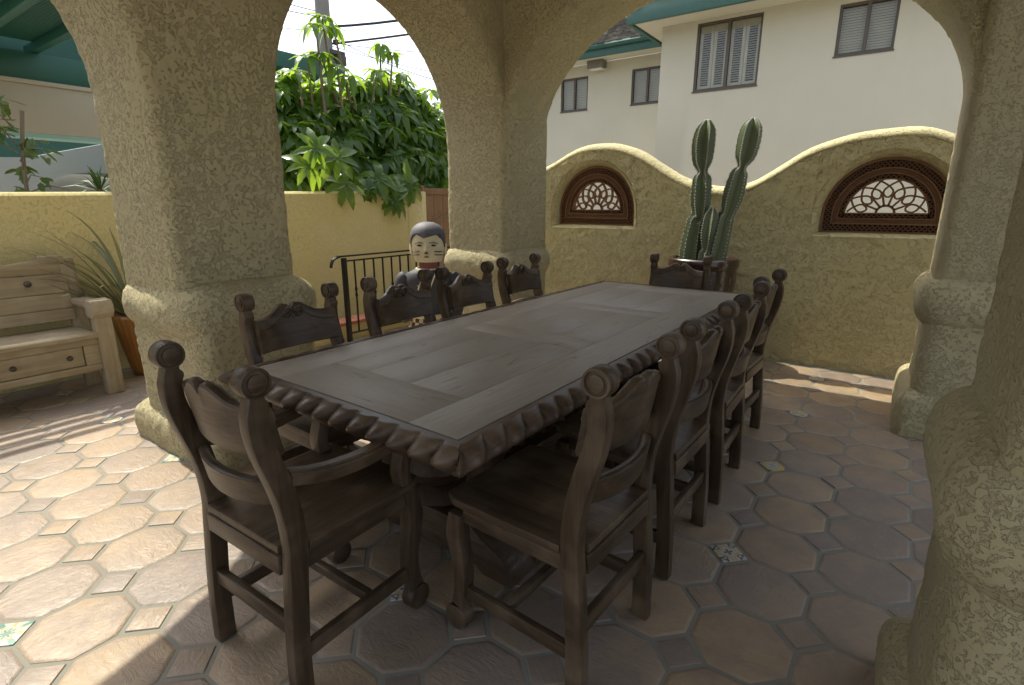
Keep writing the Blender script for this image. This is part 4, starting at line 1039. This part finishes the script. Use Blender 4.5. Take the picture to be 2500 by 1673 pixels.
part('collar', 'carve_cream', to, lambda m: m.tube([(.10 * math.cos(2 * math.pi * q / 24), .095 * math.sin(2 * math.pi * q / 24), .895) for q in range(25)], .009, 6, False))
for s in (-1, 1):
    a_ = part('arm', 'carve_torso', stt, lambda m: m.tube(smoothpath([(s * .18, 0, .84), (s * .225, 0, .78), (s * .235, -.01, .66), (s * .225, -.03, .54), (s * .19, -.09, .47)], 4), [.05, .055, .058, .058, .056, .054, .052, .050, .048, .047, .046, .045, .044, .043, .042, .04, .035], 12))
    part('arm_band', 'carve_cream', a_, lambda m: m.lathe([(.056, -.012), (.061, -.006), (.061, .006), (.056, .012)], 16, (s * .2345, -.008, .675)))
def sash(m):
    for k in range(7):
        t = k / 6; x = -.04 + .13 * t * 0 + (.02 - .10 * t); z = .86 - .27 * t; y = -.128 + .012 * abs(t - .3)
        i = m.pts([(x - .03, y, z), (x + .03, y - .002, z), (x, y - .003, z - .04), (x - .03, y + .012, z), (x + .03, y + .012, z), (x, y + .012, z - .04)]); m.F += [(i, i + 1, i + 2), (i, i + 3, i + 4, i + 1), (i + 1, i + 4, i + 5, i + 2), (i + 2, i + 5, i + 3, i)]
    for o_ in (-.045, .045): m.tube([(.02 + o_, -.122, .87), (-.03 + o_, -.134, .74), (-.09 + o_, -.118, .57)], .006, 6)
part('triangle_sash', 'carve_cream', to, sash)
part('skirt', 'carve_checker', stt, lambda m: m.lathe([(.155, .50), (.17, .42), (.19, .30), (.205, .18), (.20, .16)], 40, sx=1.05, sy=.9))
part('skirt_border', 'carve_cream', stt, lambda m: (m.lathe([(.205, .155), (.217, .165), (.217, .19), (.205, .20)], 40, sx=1.05, sy=.9), m.lathe([(.160, .49), (.172, .498), (.172, .515), (.155, .522)], 40, sx=1.05, sy=.9)))
for s in (-1, 1): part('leg', 'carve_red', stt, lambda m: m.loft([[(s * .08 + rx * math.cos(2 * math.pi * q / 16), -.01 - (.03 if z < .06 else 0) + ry * math.sin(2 * math.pi * q / 16), z) for q in range(16)] for rx, ry, z in ((.055, .10, 0), (.055, .095, .04), (.05, .055, .08), (.06, .06, .25))]))

# ================================================================== umbrella tree behind the wall
def leaf_mesh(seed, droop):
    rr = random.Random(seed); m = MB(); n = 9; L = []; C = []; Rr = []
    for k in range(n + 1):
        t = k / n; w_ = .165 * math.sin(math.pi * t ** .82) ** .8 * (1 + (.10 * math.sin(t * 26 + seed)) ) + .004
        z = -droop * t * t + .10 * t; x = t * (1 - .18 * droop * t); wv = .018 * math.sin(t * 20 + seed)
        L.append((x, w_, z + w_ * .32 + wv)); C.append((x, 0, z)); Rr.append((x, -w_, z + w_ * .32 - wv))
    i = m.pts(L); j = m.pts(C); k_ = m.pts(Rr)
    for q in range(n): m.F += [(i + q, j + q, j + q + 1, i + q + 1), (j + q, k_ + q, k_ + q + 1, j + q + 1)]
    m.F += [];  me = m.mesh('leaf', 60); me.materials.append(M['leaf_green']); return me
leaves = [leaf_mesh(k, .25 + .14 * k) for k in range(6)]
ut = empty('umbrella_tree', (-6.35, 5.2, 0)); tag(ut, 'dense umbrella tree with glossy drooping leaf clusters behind the yellow wall', 'tree')
B0 = Vector((-6.35, 5.2, 0)); rl_ = random.Random(21); clus = []
def toptab(y):
    T = [(3.6, 2.4), (4.0, 2.95), (4.3, 3.05), (4.6, 3.10), (5.0, 2.95), (5.4, 3.2), (5.9, 3.28), (6.4, 3.2), (6.9, 3.0), (7.3, 2.6)]
    for a, b in zip(T, T[1:]):
        if a[0] <= y <= b[0]: return a[1] + (b[1] - a[1]) * (y - a[0]) / (b[0] - a[0])
    return 2.2
NCL = 400
for k in range(NCL):
    y = rl_.uniform(3.7, 7.25); zt = toptab(y); f = rl_.random() ** .8; z = 1.50 + (zt - 1.50) * f
    xf = -5.72 - .55 * (f ** 2) - .12 * abs(y - 5.4); x = xf - abs(rl_.gauss(0, .28))
    clus.append((Vector((x, y, z)), Vector((.75 * (1 - .5 * f), -.25, .55 + .5 * f)) + Vector((rl_.uniform(-.5, .5), rl_.uniform(-.6, .6), rl_.uniform(-.1, .4))), rl_.uniform(.22, .34)))
for c in [(-6.2, 4.66, 3.68), (-6.15, 4.52, 3.55), (-6.25, 4.85, 3.60), (-6.2, 4.40, 3.18), (-6.1, 4.75, 3.12), (-6.15, 4.98, 3.05), (-6.2, 4.58, 3.25), (-6.2, 5.58, 3.56), (-6.15, 5.75, 3.48), (-6.15, 5.45, 3.20), (-6.2, 5.95, 3.25), (-6.2, 4.25, 2.98), (-6.1, 6.45, 3.10), (-6.1, 6.75, 2.95), (-6.0, 6.85, 2.6)]:
    clus.append((Vector(c), Vector((.2, -.1, 1)), rl_.uniform(.24, .31)))
for c in [(-5.50, 4.62, 1.62), (-5.45, 5.02, 1.58), (-5.42, 4.98, 1.47), (-5.47, 4.25, 1.66), (-5.5, 4.8, 1.75), (-5.5, 5.3, 1.7), (-5.45, 3.75, 1.85), (-5.42, 4.12, 1.95), (-5.40, 3.82, 2.02)]:
    clus.append((Vector(c), Vector((.75, -.35, .25)), rl_.uniform(.26, .34)))
LV = []
for p, ax, size in clus:
    ax = ax.normalized(); u = ax.orthogonal().normalized(); v = ax.cross(u); n = rl_.randint(7, 10); ph = rl_.random() * 6
    for q in range(n):
        a = ph + 2 * math.pi * q / n + rl_.uniform(-.15, .15); d = (u * math.cos(a) + v * math.sin(a)) * 1.0 + ax * rl_.uniform(-.05, .35)
        d.normalize(); up = (ax - d * ax.dot(d)).normalized(); up = (up + Vector((0, 0, .5))).normalized(); up = (up - d * up.dot(d)).normalized(); sd = up.cross(d)
        s = size * rl_.uniform(.8, 1.15); g_ = -Vector((0, 0, 1)) * rl_.uniform(.1, .5); d2 = (d + g_ * .9).normalized(); up2 = (up - d2 * up.dot(d2)).normalized(); sd = up2.cross(d2)
        mx = Matrix((( d2.x * s, sd.x * s, up2.x * s, p.x), (d2.y * s, sd.y * s, up2.y * s, p.y), (d2.z * s, sd.z * s, up2.z * s, p.z), (0, 0, 0, 1)))
        LV.append((p.x + p.y * -.15 - (p.z > 3) * -.6, mx, rl_.randrange(6)))
LV.sort(key=lambda e: -e[0])
fol = MB()
for k, (_, mx, li) in enumerate(LV):
    if k < 300:
        o = bpy.data.objects.new('leaf', leaves[li]); COL.objects.link(o); o.parent = ut; o.matrix_local = Matrix.Translation(-B0) @ mx
    else:
        i = len(fol.V); fol.V.extend(tuple(mx @ vv.co - B0) for vv in leaves[li].vertices); fol.F.extend(tuple(i + q for q in pl.vertices) for pl in leaves[li].polygons)
fme = bpy.data.meshes.new('foliage'); fme.from_pydata(fol.V, [], fol.F); fme.polygons.foreach_set('use_smooth', [True] * len(fme.polygons)); fme.update()
o = obj('foliage', fme, 'leaf_green', ut); o['kind'] = 'stuff'
def trunks(m):
    for k in range(26):
        p, ax, s = clus[(k * 9) % len(clus)] if k < 14 else clus[NCL + (k - 14)]
        b = Vector((rl_.uniform(-.3, .3), rl_.uniform(-.9, .9), 0)); e = p - B0
        m.tube(smoothpath([b, b + Vector((0, 0, .9)), b.lerp(e, .55) + Vector((0, 0, .35 if e.z < 2.4 else .0)), e], 4), [.05, .048, .046, .044, .04, .036, .032, .03, .028, .024, .02, .015, .008], 7)
part('trunk', 'bark', ut, trunks)
# ------------------------------------------------ small tree and fan plant under the pergola
smt = empty('small_tree', (-6.6, 1.52, 0)); tag(smt, 'thin small leaved tree beyond the yellow wall at the left edge', 'tree')
br = []
def smtrunk(m):
    r5 = random.Random(8)
    m.tube(smoothpath([(0, 0, 0), (.02, .03, 1), (0, .06, 1.7), (-.05, .15, 2.25)], 5), .018, 6)
    for k in range(14):
        z = 1.25 + k * .07; a = r5.uniform(0, 6.28); l = r5.uniform(.22, .5); e = Vector((math.cos(a) * l, math.sin(a) * l * .9, z + r5.uniform(.0, .25))); br.append(e)
        m.tube([(0, .05, z), tuple(e * .5 + Vector((0, 0, z * .5 + .06))), tuple(e)], [.008, .006, .003], 5)
part('trunk', 'bark', smt, smtrunk)
r6 = random.Random(9)
ls = MB(); q0 = [(0, 0, 0), (.35, .2, -.03), (.75, .16, -.1), (1, 0, -.2), (.75, -.16, -.1), (.35, -.2, -.03)]; ls.V += q0; ls.F += [(0, 1, 2, 3), (0, 3, 4, 5)]
lsm = ls.mesh('leaf', 0); lsm.materials.append(M['leaf_small'])
for e in br:
    for k in range(9):
        f = r6.uniform(.3, 1); o = obj('leaf', lsm, None, smt, tuple(Vector((e.x * f, e.y * f, e.z)) + Vector((r6.uniform(-.06, .06), r6.uniform(-.06, .06), r6.uniform(-.08, .03)))), (r6.uniform(-.6, .6), r6.uniform(-.2, 1.0), r6.uniform(0, 6.3))); o.scale = (r6.uniform(.11, .16),) * 3
fpn = empty('fan_palm', (-12.3, 3.98, 0)); tag(fpn, 'spiky palm plant in front of the grey arched opening', 'plant')
part('trunk', 'bark', fpn, lambda m: m.lathe([(.09, -.05), (.08, 1.3), (.05, 1.7)], 10))
for k in range(34):
    a = r6.uniform(0, 6.3); e = R(r6.uniform(-5, 75)); L = r6.uniform(.35, .6)
    def fr_(m):
        d = Vector((math.cos(a) * math.cos(e), math.sin(a) * math.cos(e), math.sin(e))); sd = d.cross(Vector((0, 0, 1))).normalized() * .02; p0 = Vector((0, 0, 1.66)); p1 = p0 + d * L * .6; p2 = p0 + d * L + Vector((0, 0, -.10))
        m.loft([[p0 - sd * .4, p0 + Vector((0, 0, .004)), p0 + sd * .4], [p1 - sd, p1 + Vector((0, 0, .01)), p1 + sd], [p2 - sd * .1, p2 + Vector((0, 0, .002)), p2 + sd * .1]])
    part('frond', 'leaf_small', fpn, fr_)

# ================================================================== utility pole and wires
up_ = empty('utility_pole', (-10.55, 7.95, 0)); tag(up_, 'weathered utility pole rising behind the umbrella tree', 'utility pole')
part('shaft', 'grey_pole', up_, lambda m: m.lathe([(.17, -.05), (.15, 5), (.13, 10.5)], 16))
part('bracket', 'dark_frame', up_, lambda m: (m.box(-.2, .2, .0, .35, 4.52, 4.60), m.box(-.05, .3, .12, .3, 4.3, 4.5, .02), m.lathe([(.02, 4.72), (.06, 4.74), (.06, 4.82), (.02, 4.86)], 8, (.1, .2, 0))))
WR = [  # start, end, sag, radius
    ((-10.5, 8.0, 5.05), (-6.2, 13.5, 7.3), .35, .028, 'thick black cable sagging right from the utility pole'),
    ((-10.5, 8.0, 4.72), (-6.2, 14.0, 6.55), .12, .024, 'second thick black cable below the sagging one'),
    ((-10.5, 8.0, 5.30), (-14.5, 3.2, 7.2), .25, .010, 'upper thin wire running left from the pole'),
    ((-10.5, 8.0, 5.22), (-14.5, 3.4, 6.7), .25, .010, 'lower thin wire running left from the pole'),
    ((-10.5, 8.0, 4.95), (-14.0, 4.2, 5.6), .15, .008, 'lowest thin wire left of the pole'),
    ((-10.5, 8.0, 4.75), (-7.8, 14.5, 5.6), .2, .008, 'thin service wire right of the pole'),
    ((-10.5, 8.0, 4.70), (-7.5, 14.8, 4.7), .3, .008, 'thin sagging wire crossing the sky low beside the arch'),
    ((-9.0, 9.9, 5.75), (-8.9, 11.2, 3.2), -.1, .012, 'thin drop cable hanging down toward the tree'),
    ((-10.5, 8.0, 4.9), (-8.6, 9.7, 4.0), .1, .008, 'slack wire drooping below the cables')]
for a, b, sg, r_, lab in WR:
    a, b = Vector(a), Vector(b); P = [a.lerp(b, k / 14) - Vector((0, 0, sg * 4 * (k / 14) * (1 - k / 14))) for k in range(15)]
    m = MB(); m.tube(P, r_, 6); tag(m.build('power_cable', 'wire'), lab, 'cable', 'power cables at the utility pole')
a, b = Vector((-11.5, 16, 7.2)), Vector((-3, 14.2, 6.9))
m = MB(); m.tube([a.lerp(b, k / 10) - Vector((0, 0, .25 * 4 * (k / 10) * (1 - k / 10))) for k in range(11)], .009, 6); tag(m.build('power_cable', 'wire'), 'thin wire crossing the sky above the rear shingle roof', 'cable', 'power cables at the utility pole')
